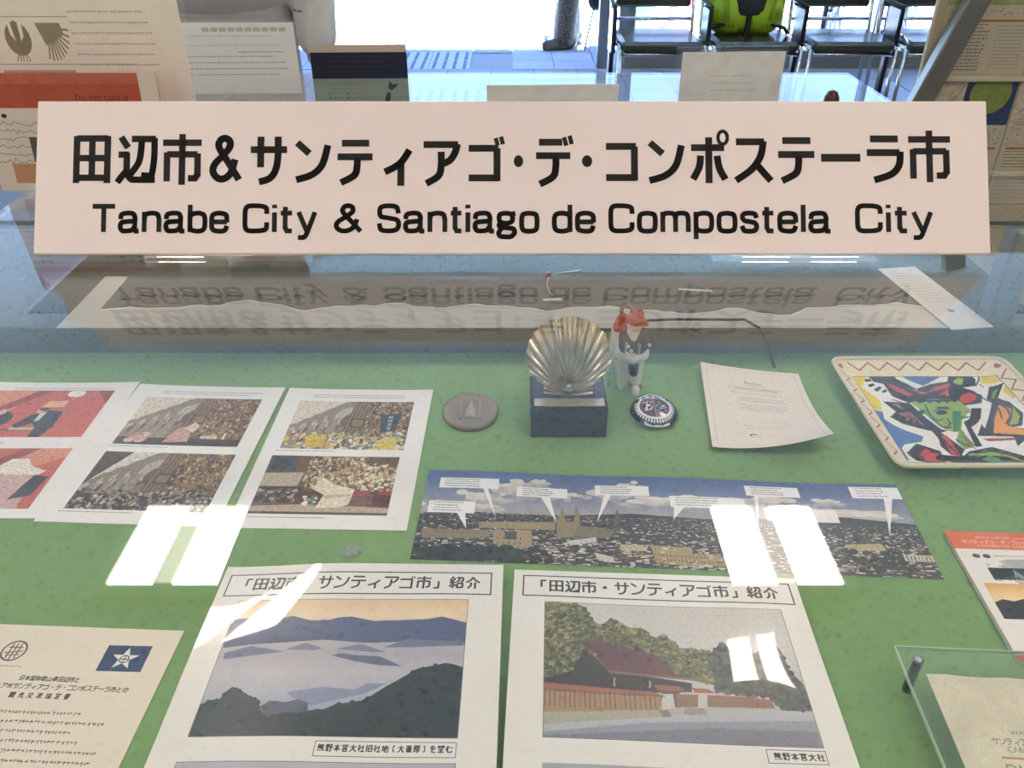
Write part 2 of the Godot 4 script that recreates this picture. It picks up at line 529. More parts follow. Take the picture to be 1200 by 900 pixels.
# bones: [from, to, radius, radius]; joined by a smooth minimum and meshed as surface nets
func flesh(bones: Array, k: float, cell: float, b: Build = null) -> ArrayMesh:
	var lo := Vector3.ONE * 1e9
	var hi := -lo
	for s in bones:
		var r := maxf(s[2], s[3])
		for e in 2:
			var q: Vector3 = s[e]
			lo = lo.min(q - Vector3.ONE * (r + k))
			hi = hi.max(q + Vector3.ONE * (r + k))
	lo -= Vector3.ONE * cell * 2.0
	hi += Vector3.ONE * cell * 2.0
	var n := Vector3i(((hi - lo) / cell).ceil()) + Vector3i.ONE
	var f := PackedFloat32Array()
	f.resize(n.x * n.y * n.z)
	f.fill(1.0)
	for s in bones:
		var a: Vector3 = s[0]
		var ab: Vector3 = s[1] - a
		var len2 := maxf(ab.length_squared(), 1e-9)
		var ra: float = s[2]
		var rb: float = s[3]
		var pad := maxf(ra, rb) + k + cell * 2.0
		var g0 := Vector3i(((a.min(s[1]) - Vector3.ONE * pad - lo) / cell).floor()).clamp(Vector3i.ZERO, n - Vector3i.ONE)
		var g1 := Vector3i(((a.max(s[1]) + Vector3.ONE * pad - lo) / cell).ceil()).clamp(Vector3i.ZERO, n - Vector3i.ONE)
		for z in range(g0.z, g1.z + 1):
			for y in range(g0.y, g1.y + 1):
				var at := (z * n.y + y) * n.x
				for x in range(g0.x, g1.x + 1):
					var p := lo + Vector3(x, y, z) * cell - a
					var t := clampf(p.dot(ab) / len2, 0.0, 1.0)
					var d := (p - ab * t).length() - lerpf(ra, rb, t)
					var o := f[at + x]
					var h := maxf(k - absf(d - o), 0.0) / k
					f[at + x] = minf(d, o) - h * h * k * 0.25
	var id := {}
	var pos := []
	var step := [1, n.x, n.x * n.y]
	for z in n.z - 1:
		for y in n.y - 1:
			for x in n.x - 1:
				var at := (z * n.y + y) * n.x + x
				var inside := 0
				for c in 8:
					if f[at + (c & 1) + (c >> 1 & 1) * step[1] + (c >> 2) * step[2]] < 0.0:
						inside += 1
				if inside == 0 or inside == 8:
					continue
				var sum := Vector3.ZERO
				var m := 0
				for c in 8:
					var va := f[at + (c & 1) + (c >> 1 & 1) * step[1] + (c >> 2) * step[2]]
					for axis in 3:
						if c >> axis & 1:
							continue
						var c2 := c | 1 << axis
						var vb := f[at + (c2 & 1) + (c2 >> 1 & 1) * step[1] + (c2 >> 2) * step[2]]
						if (va < 0.0) != (vb < 0.0):
							var q := Vector3(c & 1, c >> 1 & 1, c >> 2)
							q[axis] += va / (va - vb)
							sum += q
							m += 1
				id[at] = pos.size()
				pos.append(lo + (Vector3(x, y, z) + sum / m) * cell)
	var own := b == null
	if own:
		b = Build.new(true)
	for at in id:
		for axis in 3:
			var va := f[at]
			var vb := f[at + step[axis]]
			if (va < 0.0) == (vb < 0.0):
				continue
			var u: int = step[(axis + 1) % 3]
			var v: int = step[(axis + 2) % 3]
			if not (id.has(at - u) and id.has(at - v) and id.has(at - u - v)):
				continue
			var hint := Vector3.ZERO
			hint[axis] = 1.0 if va < 0.0 else -1.0
			b.quad(pos[id[at]], pos[id[at - u]], pos[id[at - u - v]], pos[id[at - v]], hint)
	return b.done() if own else null


# ---------------------------------------------------------------- prints
func picture_nave(c: Canvas, x: float, y: float, w: float, h: float, seed_: int, kind: int) -> void:
	c.only(x, y, w, h)
	c.rect("8a7458", x, y, w, h)
	# pale vault and the row of round arches at the left, the gilded altar at the right
	c.poly("d9cfbd", [x, y, x + w * 0.52, y, x + w * 0.42, y + h * 0.25, x, y + h * 0.75])
	for i in 5:
		var t := i / 4.0
		var ax := x + w * (0.04 + 0.40 * t)
		var ay := y + h * (0.62 - 0.36 * t)
		var r := w * (0.045 + 0.05 * t)
		c.oval("8d7f6d", ax, ay, r * 1.5, r * 1.9, 0.5)
		c.oval("b8ab98", ax + r * 0.25, ay + r * 0.4, r * 1.1, r * 1.4, 0.5)
		c.oval("5f564c", ax + r * 0.55, ay + r * 1.0, r * 0.75, r * 1.1, 0.5)
		c.poly("9b8c79", [ax - r, ay + r, ax - r * 0.4, ay + r * 0.6, ax - r * 0.9, y + h, ax - r * 1.9, y + h])
	c.poly("6d5236", [x + w * 0.5, y, x + w * 0.66, y, x + w * 0.6, y + h, x + w * 0.42, y + h])
	for i in 5:
		c.line("92795a", [x + w * (0.52 + 0.03 * i), y, x + w * (0.45 + 0.03 * i), y + h], w * 0.008)
	c.poly("6b5034", [x + w * 0.62, y, x + w, y, x + w, y + h, x + w * 0.58, y + h])
	c.spots(["a88450", "8a6a40", "c9aa70", "53402a", "96723f", "3c2d1e", "75583a"], x + w * 0.62, y, w * 0.4, h * 0.9, 900, h * 0.006, h * 0.026, 1.3, seed_)
	c.rect("3b2c22", x + w * 0.5, y + h * 0.38, w * 0.12, h * 0.17)
	c.rect("8d7350", x + w * 0.515, y + h * 0.4, w * 0.09, h * 0.13)
	if kind == 0:
		c.rect("3a2a1f", x, y + h * 0.86, w, h * 0.14)
		c.spots(["c89a94", "b98880", "d9b9b0"], x + w * 0.1, y + h * 0.8, w * 0.16, h * 0.12, 14, h * 0.04, h * 0.08, 0.8, seed_ + 1)
		c.poly("c79a90", [x + w * 0.38, y + h * 0.95, x + w * 0.44, y + h * 0.66, x + w * 0.55, y + h * 0.58, x + w * 0.58, y + h * 0.92])
		c.poly("d8c6b8", [x + w * 0.5, y + h * 0.66, x + w * 0.55, y + h * 0.52, x + w * 0.61, y + h * 0.6, x + w * 0.58, y + h * 0.74])
		c.rect("cfc4a8", x + w * 0.66, y + h * 0.8, w * 0.14, h * 0.06)
		c.rect("efe6d2", x + w * 0.84, y + h * 0.74, w * 0.02, h * 0.12)
	elif kind == 1:
		c.poly("4a3a2c", [x, y, x + w * 0.22, y, x, y + h * 0.6])
		c.rect("2f2823", x, y + h * 0.74, w, h * 0.26)
		c.spots(["26221f", "3a332d", "8a7f70", "c2b8a6", "5b4c3e", "a08a72"], x, y + h * 0.68, w, h * 0.34, 620, h * 0.008, h * 0.026, 1.2, seed_ + 2)
	else:
		c.spots(["c9b071", "d8c48c", "8d8478", "5d5348", "c6a04a", "7a8a90", "e0d6c0"], x, y + h * 0.66, w, h * 0.36, 420, h * 0.01, h * 0.034, 1.2, seed_ + 3)
		c.spots(["d6b544", "c9a93e"], x + w * 0.2, y + h * 0.74, w * 0.16, h * 0.2, 20, h * 0.03, h * 0.06, 1.3, seed_ + 4)
		c.spots(["d2bf4e"], x + w * 0.8, y + h * 0.82, w * 0.1, h * 0.14, 12, h * 0.03, h * 0.06, 1.3, seed_ + 5)
		c.rect("2a2620", x + w * 0.815, y, w * 0.012, h * 0.3)
		c.poly("28343e", [x + w * 0.74, y + h * 0.28, x + w * 0.92, y + h * 0.26, x + w * 0.89, y + h * 0.62, x + w * 0.77, y + h * 0.66])
		write_cells_down(c, "熊野本宮", x + w * 0.81, y + h * 0.31, h * 0.075, "b9c0c0")
	c.grain(x, y, w, h, 0.28, 0.2, seed_ + 9)
	c.all()


func write_cells_down(c: Canvas, text: String, x: float, y: float, size: float, col: String) -> void:
	for i in text.length():
		write_cells(c, text[i], x, y + i * size, size * 0.92, size * 0.1, col)


func picture_cloth(c: Canvas, x: float, y: float, w: float, h: float) -> void:
	c.only(x, y, w, h)
	c.rect("6d4c30", x, y, w, h)
	c.rect("4a423f", x, y, w * 0.22, h * 0.3)
	c.rect("2c2a2a", x + w * 0.03, y + h * 0.05, w * 0.12, h * 0.2)
	c.spots(["b89a66", "8a6c44", "d6bc8a", "4c3a26", "9a7c50", "dcc9a0"], x + w * 0.32, y, w * 0.45, h * 0.55, 800, h * 0.006, h * 0.026, 1.4, 71)
	c.spots(["d8c79a", "b89a66", "6d5230", "efe2c0"], x + w * 0.72, y + h * 0.15, w * 0.28, h * 0.45, 320, h * 0.008, h * 0.028, 1.2, 72)
	c.poly("bfae8e", [x, y + h * 0.32, x + w * 0.3, y + h * 0.3, x + w * 0.28, y + h * 0.54, x, y + h * 0.55])
	c.rect("2e2018", x, y + h * 0.55, w * 0.33, h * 0.27)
	c.spots(["6f5a3a", "b5a07a", "3a2a1e"], x, y + h * 0.6, w * 0.32, h * 0.2, 40, h * 0.015, h * 0.04, 0.8, 73)
	c.rect("5a2f22", x + w * 0.3, y + h * 0.62, w * 0.7, h * 0.3)
	c.rect("a5382e", x + w * 0.72, y + h * 0.6, w * 0.12, h * 0.07)
	c.rect("a5382e", x + w * 0.9, y + h * 0.6, w * 0.1, h * 0.07)
	for i in 6:
		c.rect("9c7f68", x + w * 0.7, y + h * (0.68 + 0.035 * i), w * 0.17, h * 0.01)
	c.poly("b9a58c", [x, y + h * 0.88, x + w * 0.35, y + h * 0.84, x + w, y + h * 0.88, x + w, y + h, x, y + h])
	c.rect("4a2c22", x, y + h * 0.96, w, h * 0.04)
	c.poly("e6d9bd", [x + w * 0.46, y + h * 0.38, x + w * 0.55, y + h * 0.5, x + w * 0.72, y + h * 0.58, x + w * 0.7, y + h * 0.84, x + w * 0.62, y + h * 0.88, x + w * 0.47, y + h * 0.9, x + w * 0.5, y + h * 0.68, x + w * 0.4, y + h * 0.58])
	c.poly("cdbd9d", [x + w * 0.5, y + h * 0.68, x + w * 0.7, y + h * 0.66, x + w * 0.7, y + h * 0.7, x + w * 0.52, y + h * 0.74])
	c.spots(["3f5a34", "e8e4d4", "6a7f50"], x + w * 0.36, y + h * 0.7, w * 0.1, h * 0.14, 30, h * 0.012, h * 0.03, 1.0, 74)
	c.grain(x, y, w, h, 0.25, 0.2, 75)
	c.all()


func photo_page(kind: int) -> Canvas:
	var c := Canvas.new(157, 214, 5.0, "f0eee8")
	if kind == 0:
		c.only(6, 16, 131, 82)
		c.rect("c25a40", 6, 16, 131, 82)
		c.poly("d98a60", [6, 16, 60, 16, 45, 52, 6, 56])
		c.poly("8f3826", [58, 16, 72, 16, 20, 74, 6, 74])
		c.oval("f7efdc", 99, 21, 9, 7)
		c.oval("f6ead0", 8, 24, 8, 9)
		c.poly("e0ad80", [76, 36, 98, 34, 96, 46, 74, 47])
		c.poly("8c3a26", [120, 16, 137, 16, 137, 40])
		c.oval("23282a", 41, 67, 13, 13)
		c.oval("2a2c30", 26, 72, 10, 11)
		c.poly("262a2c", [60, 78, 70, 60, 84, 52, 100, 54, 101, 82, 88, 88, 78, 74, 66, 84])
		c.poly("d9d4cc", [78, 58, 84, 54, 82, 70, 78, 72])
		c.oval("e0b090", 77, 53, 4, 5)
		c.oval("3a2c24", 79, 50, 5, 3)
		c.oval("dcae90", 39, 55, 4, 5)
		c.rect("7b3524", 6, 84, 80, 3)
		c.poly("332522", [84, 84, 100, 82, 96, 98, 84, 98])
		c.rect("c8bca8", 60, 82, 24, 4)
		c.grain(6, 16, 131, 82, 0.25, 0.2, 11)
		c.only(6, 116, 131, 86)
		c.rect("c05a42", 6, 116, 131, 86)
		c.poly("e3b28c", [6, 116, 40, 116, 30, 130, 6, 134])
		c.poly("8d3f2c", [92, 116, 108, 116, 70, 150, 56, 150])
		c.poly("d58a68", [108, 116, 137, 116, 137, 130, 96, 152, 80, 150])
		c.poly("1f2224", [6, 150, 40, 146, 44, 166, 6, 170])
		c.oval("c89a80", 22, 140, 14, 6)
		c.poly("c9a49a", [62, 156, 120, 150, 126, 202, 70, 202])
		c.poly("e9dccb", [66, 146, 82, 142, 88, 132, 104, 132, 110, 142, 128, 150, 122, 156, 66, 154])
		c.poly("1d2022", [120, 156, 134, 158, 130, 184, 112, 190])
		c.poly("cb6a48", [6, 168, 60, 166, 64, 202, 6, 202])
		c.spots(["d98a58", "e8c088", "b8502f"], 6, 170, 56, 30, 60, 1.0, 4.0, 0.8, 12)
		c.grain(6, 116, 131, 86, 0.3, 0.25, 13)
		c.all()
	else:
		picture_nave(c, 17, 23, 122, 81, 20 + kind * 13, 0 if kind == 1 else 2)
		if kind == 1:
			picture_nave(c, 17, 116, 125, 81, 47, 1)
		else:
			picture_cloth(c, 13, 115, 124, 81)
	c.print_lines("57534e", 30, 11, 108, 2, 4.0, 2.0, 5 + kind)
	c.print_lines("57534e", 14, 106.5, 60, 1, 4.0, 1.8, 8 + kind)
	c.print_lines("57534e", 14, 199.5, 70, 1, 4.0, 1.8, 9 + kind)
	return c


func laminated_page(kind: int) -> Canvas:
	var c := Canvas.new(217, 304, 5.0, "eeeae0")
	if kind == 0:
		c.frame("1c1c1c", 5.5, 8.5, 203, 22.5, 0.9)
		write_cells(c, "「田辺市・サンティアゴ市」紹介", 13, 13, 12.5, 1.55, "1d1d1d")
		c.only(20, 36, 172, 113)
		c.blend(20, 36, 172, 113, ["e2c397", "ecd3ae", "c9bdb8", "b3aeb6", "c4bfc2", "b9b8c2", "9ea5bb", "9ca4bc"])
		c.poly("555c7c", [15, 56, 24.7, 53.8, 31.3, 52.8, 45.5, 54, 56.8, 53.2, 64.5, 51.6, 78.1, 55.8, 91.9, 55.6, 98.3, 53.1, 107.4, 52.4, 124.1, 56.2, 140, 55.9, 162.8, 54.9, 174, 52.4, 183.4, 55.2, 193.2, 58.2, 193.5, 77.5, 158.2, 74.8, 122.7, 76, 91, 73.2, 38.2, 76.9, 21.3, 79.9])
		c.poly("7d7f99", [66.1, 81.3, 79.2, 75.6, 92.6, 80.8, 86.2, 82.3])
		c.poly("7d7f99", [101.5, 81.2, 118.4, 76.9, 137.3, 84.1, 128.5, 84])
		c.poly("63677f", [99.3, 86.6, 106.6, 84.9, 115.7, 86.4, 133.4, 87.4, 149.8, 95.8, 134.5, 95, 116.6, 91.6])
		c.poly("74768f", [134.5, 80.1, 151.2, 72.2, 167, 73.6, 192.6, 74.2, 192.4, 77.5, 158.7, 79.7])
		c.poly("74768f", [23.6, 83.9, 40.8, 78.2, 66.6, 83.2, 49.5, 85.4, 24.2, 89.3])
		c.poly("8d93ad", [74.8, 116.4, 99.1, 112.3, 120.6, 114.4, 128.2, 109.3, 141, 109.6, 129.4, 116.7, 93.9, 126.9, 79.8, 120])
		c.poly("565c68", [59.9, 127.5, 65.9, 122.6, 76.7, 124.1, 84.4, 121.8, 91.7, 124.6, 92.8, 131.1, 67.2, 135.5])
		c.poly("2b2e2b", [19.6, 125.8, 26.1, 122.1, 31.9, 120.8, 33.6, 115.9, 37.5, 111.6, 43.3, 113.3, 47.6, 116.9, 53.7, 119.9, 59.7, 122.7, 60.3, 128.7, 67.1, 134.8, 76.5, 131.9, 86.9, 132.2, 98.5, 129.2, 102.7, 129.6, 110.2, 125.4, 126.3, 122.8, 133.8, 117.8, 141.2, 111.6, 145.1, 109, 152.9, 103.4, 160.7, 97.4, 171.3, 94.9, 179.7, 92.4, 186.3, 93.6, 192.5, 96.1, 191.9, 150, 19.7, 148.1])
		c.scatter("2b2e2b", ["242723", "333733", "20231f", "3a3e38"], 20, 90, 172, 60, 900, 0.6, 2.0, 5)
		c.grain(20, 36, 172, 113, 0.05, 0.06, 4)
		c.all()
		c.frame("555555", 20, 36, 172, 113, 0.35)
		c.frame("333333", 102.5, 151.8, 89, 10.6, 0.4)
		write_cells(c, "熊野本宮大社旧社地（大斎原）を望む", 104.5, 154.0, 5.0, 0.75, "222222")
		c.rect("b9b6c0", 19, 166, 173, 110)
		c.frame("555555", 19, 166, 173, 110, 0.35)
	else:
		c.frame("1c1c1c", 7, 5.5, 204, 22, 0.9)
		write_cells(c, "「田辺市・サンティアゴ市」紹介", 14, 10, 12.5, 1.55, "1d1d1d")
		c.only(24, 33, 175, 115.5)
		c.blend(24, 33, 175, 116, ["cfcac0", "d6d1c8", "c9c4bc", "9a9488"])
		c.poly("6f6c48", [23.5, 34.2, 32.6, 33.2, 41.8, 34.6, 46.8, 33.8, 53.2, 36.5, 57.9, 45.1, 61.6, 53.5, 66.1, 52.7, 73, 47.3, 78.4, 50.5, 85.9, 55.2, 94.7, 55.4, 102.5, 65.6, 109.7, 59.7, 119, 72.9, 129.6, 73.7, 140.2, 74.6, 139.6, 104.9, 115.8, 98.7, 49.6, 91.7, 45.2, 96.9, 24, 109])
		c.poly("57574c", [139.8, 77.2, 150.1, 66.1, 156.9, 76.5, 171.9, 75.8, 183.7, 60, 189.6, 72.3, 191.8, 90.3, 197.8, 99.9, 199.8, 122.1, 178.5, 122, 174.5, 112.9, 138.8, 109.8])
		c.poly("40352f", [42.1, 97.1, 52.1, 75.4, 68.3, 94.6, 99.2, 99.4, 123.5, 103.2, 122.5, 110.5, 98, 111.6, 24, 107.8, 24, 104.1])
		c.poly("6a4440", [50.7, 70.1, 56.7, 67.6, 80.3, 72.5, 101.2, 79, 105.9, 85.3, 116.1, 96.7, 125, 99.5, 107.5, 99.1, 82.8, 96.5, 68.3, 94.6, 59.4, 80.9])
		c.poly("8d6a58", [68.3, 94.6, 125, 99.5, 124.8, 101.2, 68.2, 96.6])
		c.poly("4a3a34", [73.2, 100.6, 84.6, 101.3, 84, 107.9, 72.8, 107.5])
		c.poly("a99a84", [71.1, 100.7, 72.6, 100.7, 72.2, 108, 70.7, 107.6])
		c.poly("a99a84", [94.8, 102.1, 96.5, 102, 95.9, 108.1, 94.3, 108.2])
		c.poly("a3654a", [23.8, 107, 98, 111.2, 102.2, 114.3, 23.9, 113.1])
		c.poly("a98a64", [23.9, 113.1, 102.2, 114.3, 99.8, 125.5, 24.1, 130.1])
		c.poly("a3604a", [97.6, 105.2, 114.9, 106.1, 118.9, 110.2, 100.2, 110.3])
		c.poly("6a5444", [102.2, 110.5, 114.4, 110.4, 112.9, 122.7, 101.8, 123.6])
		c.poly("cfc9bd", [103, 112.6, 110.1, 112.5, 109.7, 123.9, 100.7, 124.6])
		c.poly("a3604a", [123, 106.9, 133.1, 107.6, 138.2, 111, 124.5, 110.9])
		c.poly("cfc9bd", [125.8, 112.7, 131.9, 112.9, 131.3, 122.3, 123.8, 122.6])
		c.poly("8d6e54", [112.1, 112.2, 126.2, 112.7, 124.9, 122.1, 110.9, 122.7])
		c.poly("8d6e54", [132.3, 112.9, 158.3, 113.6, 174, 115.2, 174.4, 121, 130.9, 121.8])
		c.poly("a3604a", [132.3, 112.4, 158.4, 113.1, 175.1, 114.7, 174.8, 116.1, 132, 114.8])
		c.poly("8a5a48", [156, 110.2, 164, 110.5, 165.4, 113.3, 157.4, 113.2])
		c.poly("b0a894", [24.1, 130.1, 99.9, 125.1, 99.3, 130.5, 24.2, 139.1])
		c.poly("bcbcc0", [23.8, 139.1, 100.1, 130.5, 132.6, 124, 198.9, 121.7, 198.6, 130.1, 23.9, 144.6])
		c.poly("9c9ca6", [23.9, 144.6, 91.8, 134.9, 198.8, 128.9, 197.8, 138.8, 24, 147.8])
		c.poly("868690", [24, 147.2, 130.5, 137.5, 198, 136.7, 196.7, 148.9, 24, 149.7])
		c.poly("8a8070", [98.6, 125.6, 104.7, 124.9, 107.1, 129.7, 101.1, 130.7])
		c.poly("a09888", [116.8, 122.9, 128.8, 122.8, 130.1, 127.6, 114.2, 128.3])
		var r := RandomNumberGenerator.new()
		r.seed = 5
		for i in 24:
			c.line("7d5e40", [25 + i * 3.3, 112 - i * 0.02, 25 + i * 3.3, 126 - i * 0.05], 0.6)
		c.line("6d4c34", [24, 113, 104, 114.5], 0.7)
		c.only(24, 33, 175, 115.5)
		c.scatter("6f6c48", ["4f5236", "8a8250", "a39660", "5d5c3e", "76744c", "434a36"], 24, 33, 120, 80, 2600, 0.7, 2.2, 6)
		c.scatter("57574c", ["3f4038", "4a4a42", "66665a", "50534a", "36382f"], 120, 50, 80, 80, 1500, 0.8, 2.4, 7)
		c.scatter("6a4440", ["5f3c39", "744b46", "6f4742"], 40, 50, 100, 60, 700, 0.4, 1.2, 8)
		c.grain(24, 33, 175, 115.5, 0.10, 0.3, 9)
		c.all()
		c.frame("555555", 24, 33, 175, 115.5, 0.35)
		c.frame("333333", 162.5, 150.5, 36.5, 9.5, 0.4)
		write_cells(c, "熊野本宮大社", 166.5, 152.5, 5.2, 0.75, "222222")
		c.rect("aab0b4", 24, 166, 175, 110)
	return c


func panorama_page() -> Canvas:
	var c := Canvas.new(418, 113, 4.8, "34363a")
	c.blend(0, 0, 418, 62, ["51648f", "5d6f97", "7c86a0", "9a9aa4", "a8a29e"])
	var r := RandomNumberGenerator.new()
	r.seed = 77
	# cloud banks with lit white heads over grey undersides
	for bank in [[52, 38, 24, 10], [78, 24, 26, 13], [100, 14, 12, 8], [118, 30, 20, 8], [165, 26, 22, 12], [178, 16, 12, 7], [205, 36, 34, 8], [262, 34, 40, 9], [300, 28, 26, 9], [335, 40, 40, 9], [352, 27, 16, 5], [30, 50, 40, 7], [380, 44, 40, 7]]:
		for i in 26:
			var t := r.randf()
			var px: float = bank[0] + r.randfn(0, 0.42) * bank[2]
			var py: float = bank[1] + r.randfn(0, 0.4) * bank[3]
			c.oval(Color("8f8f9a").lerp(Color("dcd4ca"), clampf(0.6 - (py - bank[1]) / bank[3] * 0.6 + t * 0.2, 0, 1)).to_html(false), px, py, bank[2] * r.randf_range(0.14, 0.32), bank[3] * r.randf_range(0.2, 0.42))
	c.grain(0, 0, 418, 62, 0.14, 0.06, 78)
	c.poly("33373c", [0, 58, 30, 54, 70, 56, 120, 55, 180, 50, 240, 54, 300, 50, 360, 45, 418, 52, 418, 70, 0, 70])
	for i in 4200:
		var y := 55.0 + 58.0 * pow(r.randf(), 1.25)
		var x := r.randf() * 418.0
		var s := lerpf(0.8, 2.6, (y - 57.0) / 56.0)
		var col: String = ["5c4d42", "6e5b4c", "4a4038", "847260", "988a76", "3a3c34", "42483c", "6c4a3c", "b9ad9a", "d2cabc"][mini(r.randi() % 12, 9)]
		c.rect(col, x, y, s * r.randf_range(1.0, 2.8), s * r.randf_range(0.4, 0.8))
	c.poly("8a7a60", [3.9, 77, 61, 76.6, 61.7, 86.4, 5.6, 88.2])
	c.poly("9a8763", [51.3, 67.1, 116.5, 63.5, 114.7, 73.7, 51.9, 74.3])
	c.poly("8c7f60", [116.7, 82, 117.2, 57.6, 118.4, 56, 119.8, 54.5, 121.3, 43.2, 123.2, 54.3, 124.4, 62.2, 131.3, 62.7, 132, 53.8, 133.5, 39.5, 135.8, 53.6, 137, 80.9])
	c.poly("7a7058", [134.2, 66.8, 161.6, 69.6, 161.1, 80.9, 130.2, 81.2])
	c.poly("5a5548", [164.4, 72.3, 165.7, 53.4, 166.9, 51.8, 168.8, 43.6, 169.9, 53.2, 170.2, 72])
	c.poly("a08d68", [63.9, 76.5, 96.1, 74.7, 96.9, 96.3, 65.3, 95.8])
	c.poly("3f4454", [73.7, 77.4, 83.5, 76.8, 84, 86.6, 74.3, 86.6])
	c.poly("c8c4bc", [124.4, 85.7, 149.5, 80.2, 149.4, 85.7, 128.3, 91])
	c.poly("b9b2a4", [102.5, 93.8, 115, 97.1, 113.1, 101.2, 103.7, 100.4])
	c.poly("c4beb0", [147.1, 98, 162.9, 102.4, 162.7, 107.7, 150.6, 107])
	c.poly("b8ab8a", [168.4, 87.4, 191.3, 87.5, 189.8, 94.3, 169, 94.9])
	c.poly("a2906a", [193.2, 87.4, 227.1, 89, 224.5, 109.4, 196.2, 107.1])
	c.poly("30342f", [5.7, 101.9, 53.8, 95.1, 82.8, 100.3, 90.8, 110.4, 3, 115.3])
	c.poly("a48f63", [195.3, 95.3, 274.4, 97.5, 272.5, 108, 197, 108.4])
	# windows of the long palace and the curved block
	for i in 16:
		c.rect("4a3f30", 112.0 + (i % 8) * 5.2 * 0.9 - 58, 84.0 + (i / 8) * 6.0, 1.0, 2.0)
	for i in 44:
		c.rect("4d4030", 178 + (i % 22) * 3.0, 96.5 + (i / 22) * 5.2 + (i % 22) * 0.12, 1.1, 1.7)
	c.spots(["22271f", "2a3026", "1d221c"], 0, 95, 120, 20, 90, 2.0, 5.0, 0.7, 80)
	c.spots(["c9c1b4", "d8d2c6", "8a5a48"], 90, 88, 170, 22, 60, 0.8, 2.2, 0.5, 81, true)
	c.spots(["c9c1b4", "a09080", "6d3c30", "d8d2c6"], 270, 62, 148, 48, 120, 0.7, 2.0, 0.5, 82, true)
	c.poly("b9a878", [352, 78, 382, 76, 384, 84, 354, 86])
	c.spots(["23281f", "2b3024"], 355, 84, 40, 26, 60, 2.0, 4.0, 0.7, 83)
	c.rect("cfc6ae", 395, 88, 26, 7)
	for i in 8:
		c.rect("6a6050", 397 + i * 3.0, 89, 1, 5)
	c.grain(0, 50, 418, 63, 0.22, 0.3, 79)
	for b in [[12, 10.5, 53, 14, 51.4, 56, 65.4, 61], [6, 42, 40.5, 15, 31.6, 38.9, 41.5, 76], [81.5, 20, 44.5, 12.5, 103, 110.6, 117, 64.7], [150.5, 13.3, 47.5, 13, 158.4, 164.4, 150.6, 62.8], [215, 25.5, 64.5, 14.5, 218, 226.7, 215.5, 56], [283, 7.5, 47, 13.6, 289.7, 293.4, 285.7, 61.6], [294.5, 36.5, 61, 16, 0, 0, 0, 0], [375, 4.5, 43, 15.5, 401.6, 409, 391.4, 68]]:
		c.rect("f0efec", b[0], b[1], b[2], b[3])
		if b[6] > 0:
			c.poly("f0efec", [b[4], b[1] + b[3] - 0.3, b[5], b[1] + b[3] - 0.3, b[6], b[7]])
			c.print_lines("3a3a3a", b[0] + 5, b[1] + 1.4, b[2] * 0.6, 4, (b[3] - 2.0) / 4.0, 1.8, int(b[0]))
	return c


func agreement_page() -> Canvas:
	var c := Canvas.new(210, 297, 5.0, "e8ddc8")
	var ox := 210.0
	c.poly("2b4064", [ox - 48.5, 15.2, ox - 17, 14.8, ox - 16.6, 36.8, ox - 48, 37.2])
	var star := []
	for i in 10:
		var rr := 10.0 if i % 2 == 0 else 4.0
		star += [ox - 32.5 + sin(TAU * i / 10) * rr, 26.2 - cos(TAU * i / 10) * rr]
	c.poly("efe9dc", star)
	c.oval("2b3038", ox - 32.5, 26.6, 3.6, 3.4)
	c.oval("efe9dc", ox - 32.5, 26.6, 2.9, 2.7)
	c.line("2b3038", [ox - 35.4, 26.6, ox - 29.6, 26.6], 0.7)
	c.line("2b3038", [ox - 32.5, 23.8, ox - 32.5, 29.4], 0.7)
	# round emblem with crossed strokes, and its small print
	c.oval("5a5040", ox - 113.5, 23, 9.0, 9.0)
	c.oval("e8ddc8", ox - 113.5, 23, 7.7, 7.7)
	for s in [[-5, -3, 5, -3], [-3, -6, -3, 6], [0, -6, 0, 7], [3, -6, 3, 6], [-6, 2, 6, 0], [-4, 4, 5, 3]]:
		c.line("5f5546", [ox - 113.5 + s[0], 23 + s[1], ox - 113.5 + s[2], 23 + s[3]], 0.8)
	c.print_lines("8a8070", ox - 135, 35.4, 36, 1, 3, 1.6, 61)
	write_cells(c, "日本国和歌山県田辺市と", ox - 97.5, 43.0, 4.1, 0.6, "3a362e", 0.95)
	write_cells(c, "ガリシア州サンティアゴ・デ・コンポステーラ市との", ox - 119, 49.4, 4.2, 0.6, "3a362e", 1.0)
	write_cells(c, "観光交流協定書", ox - 97, 56.2, 4.4, 0.7, "35312a", 1.42)
	c.print_lines("6a6356", 32, 70.2, 162, 20, 6.85, 2.8, 62)
	return c


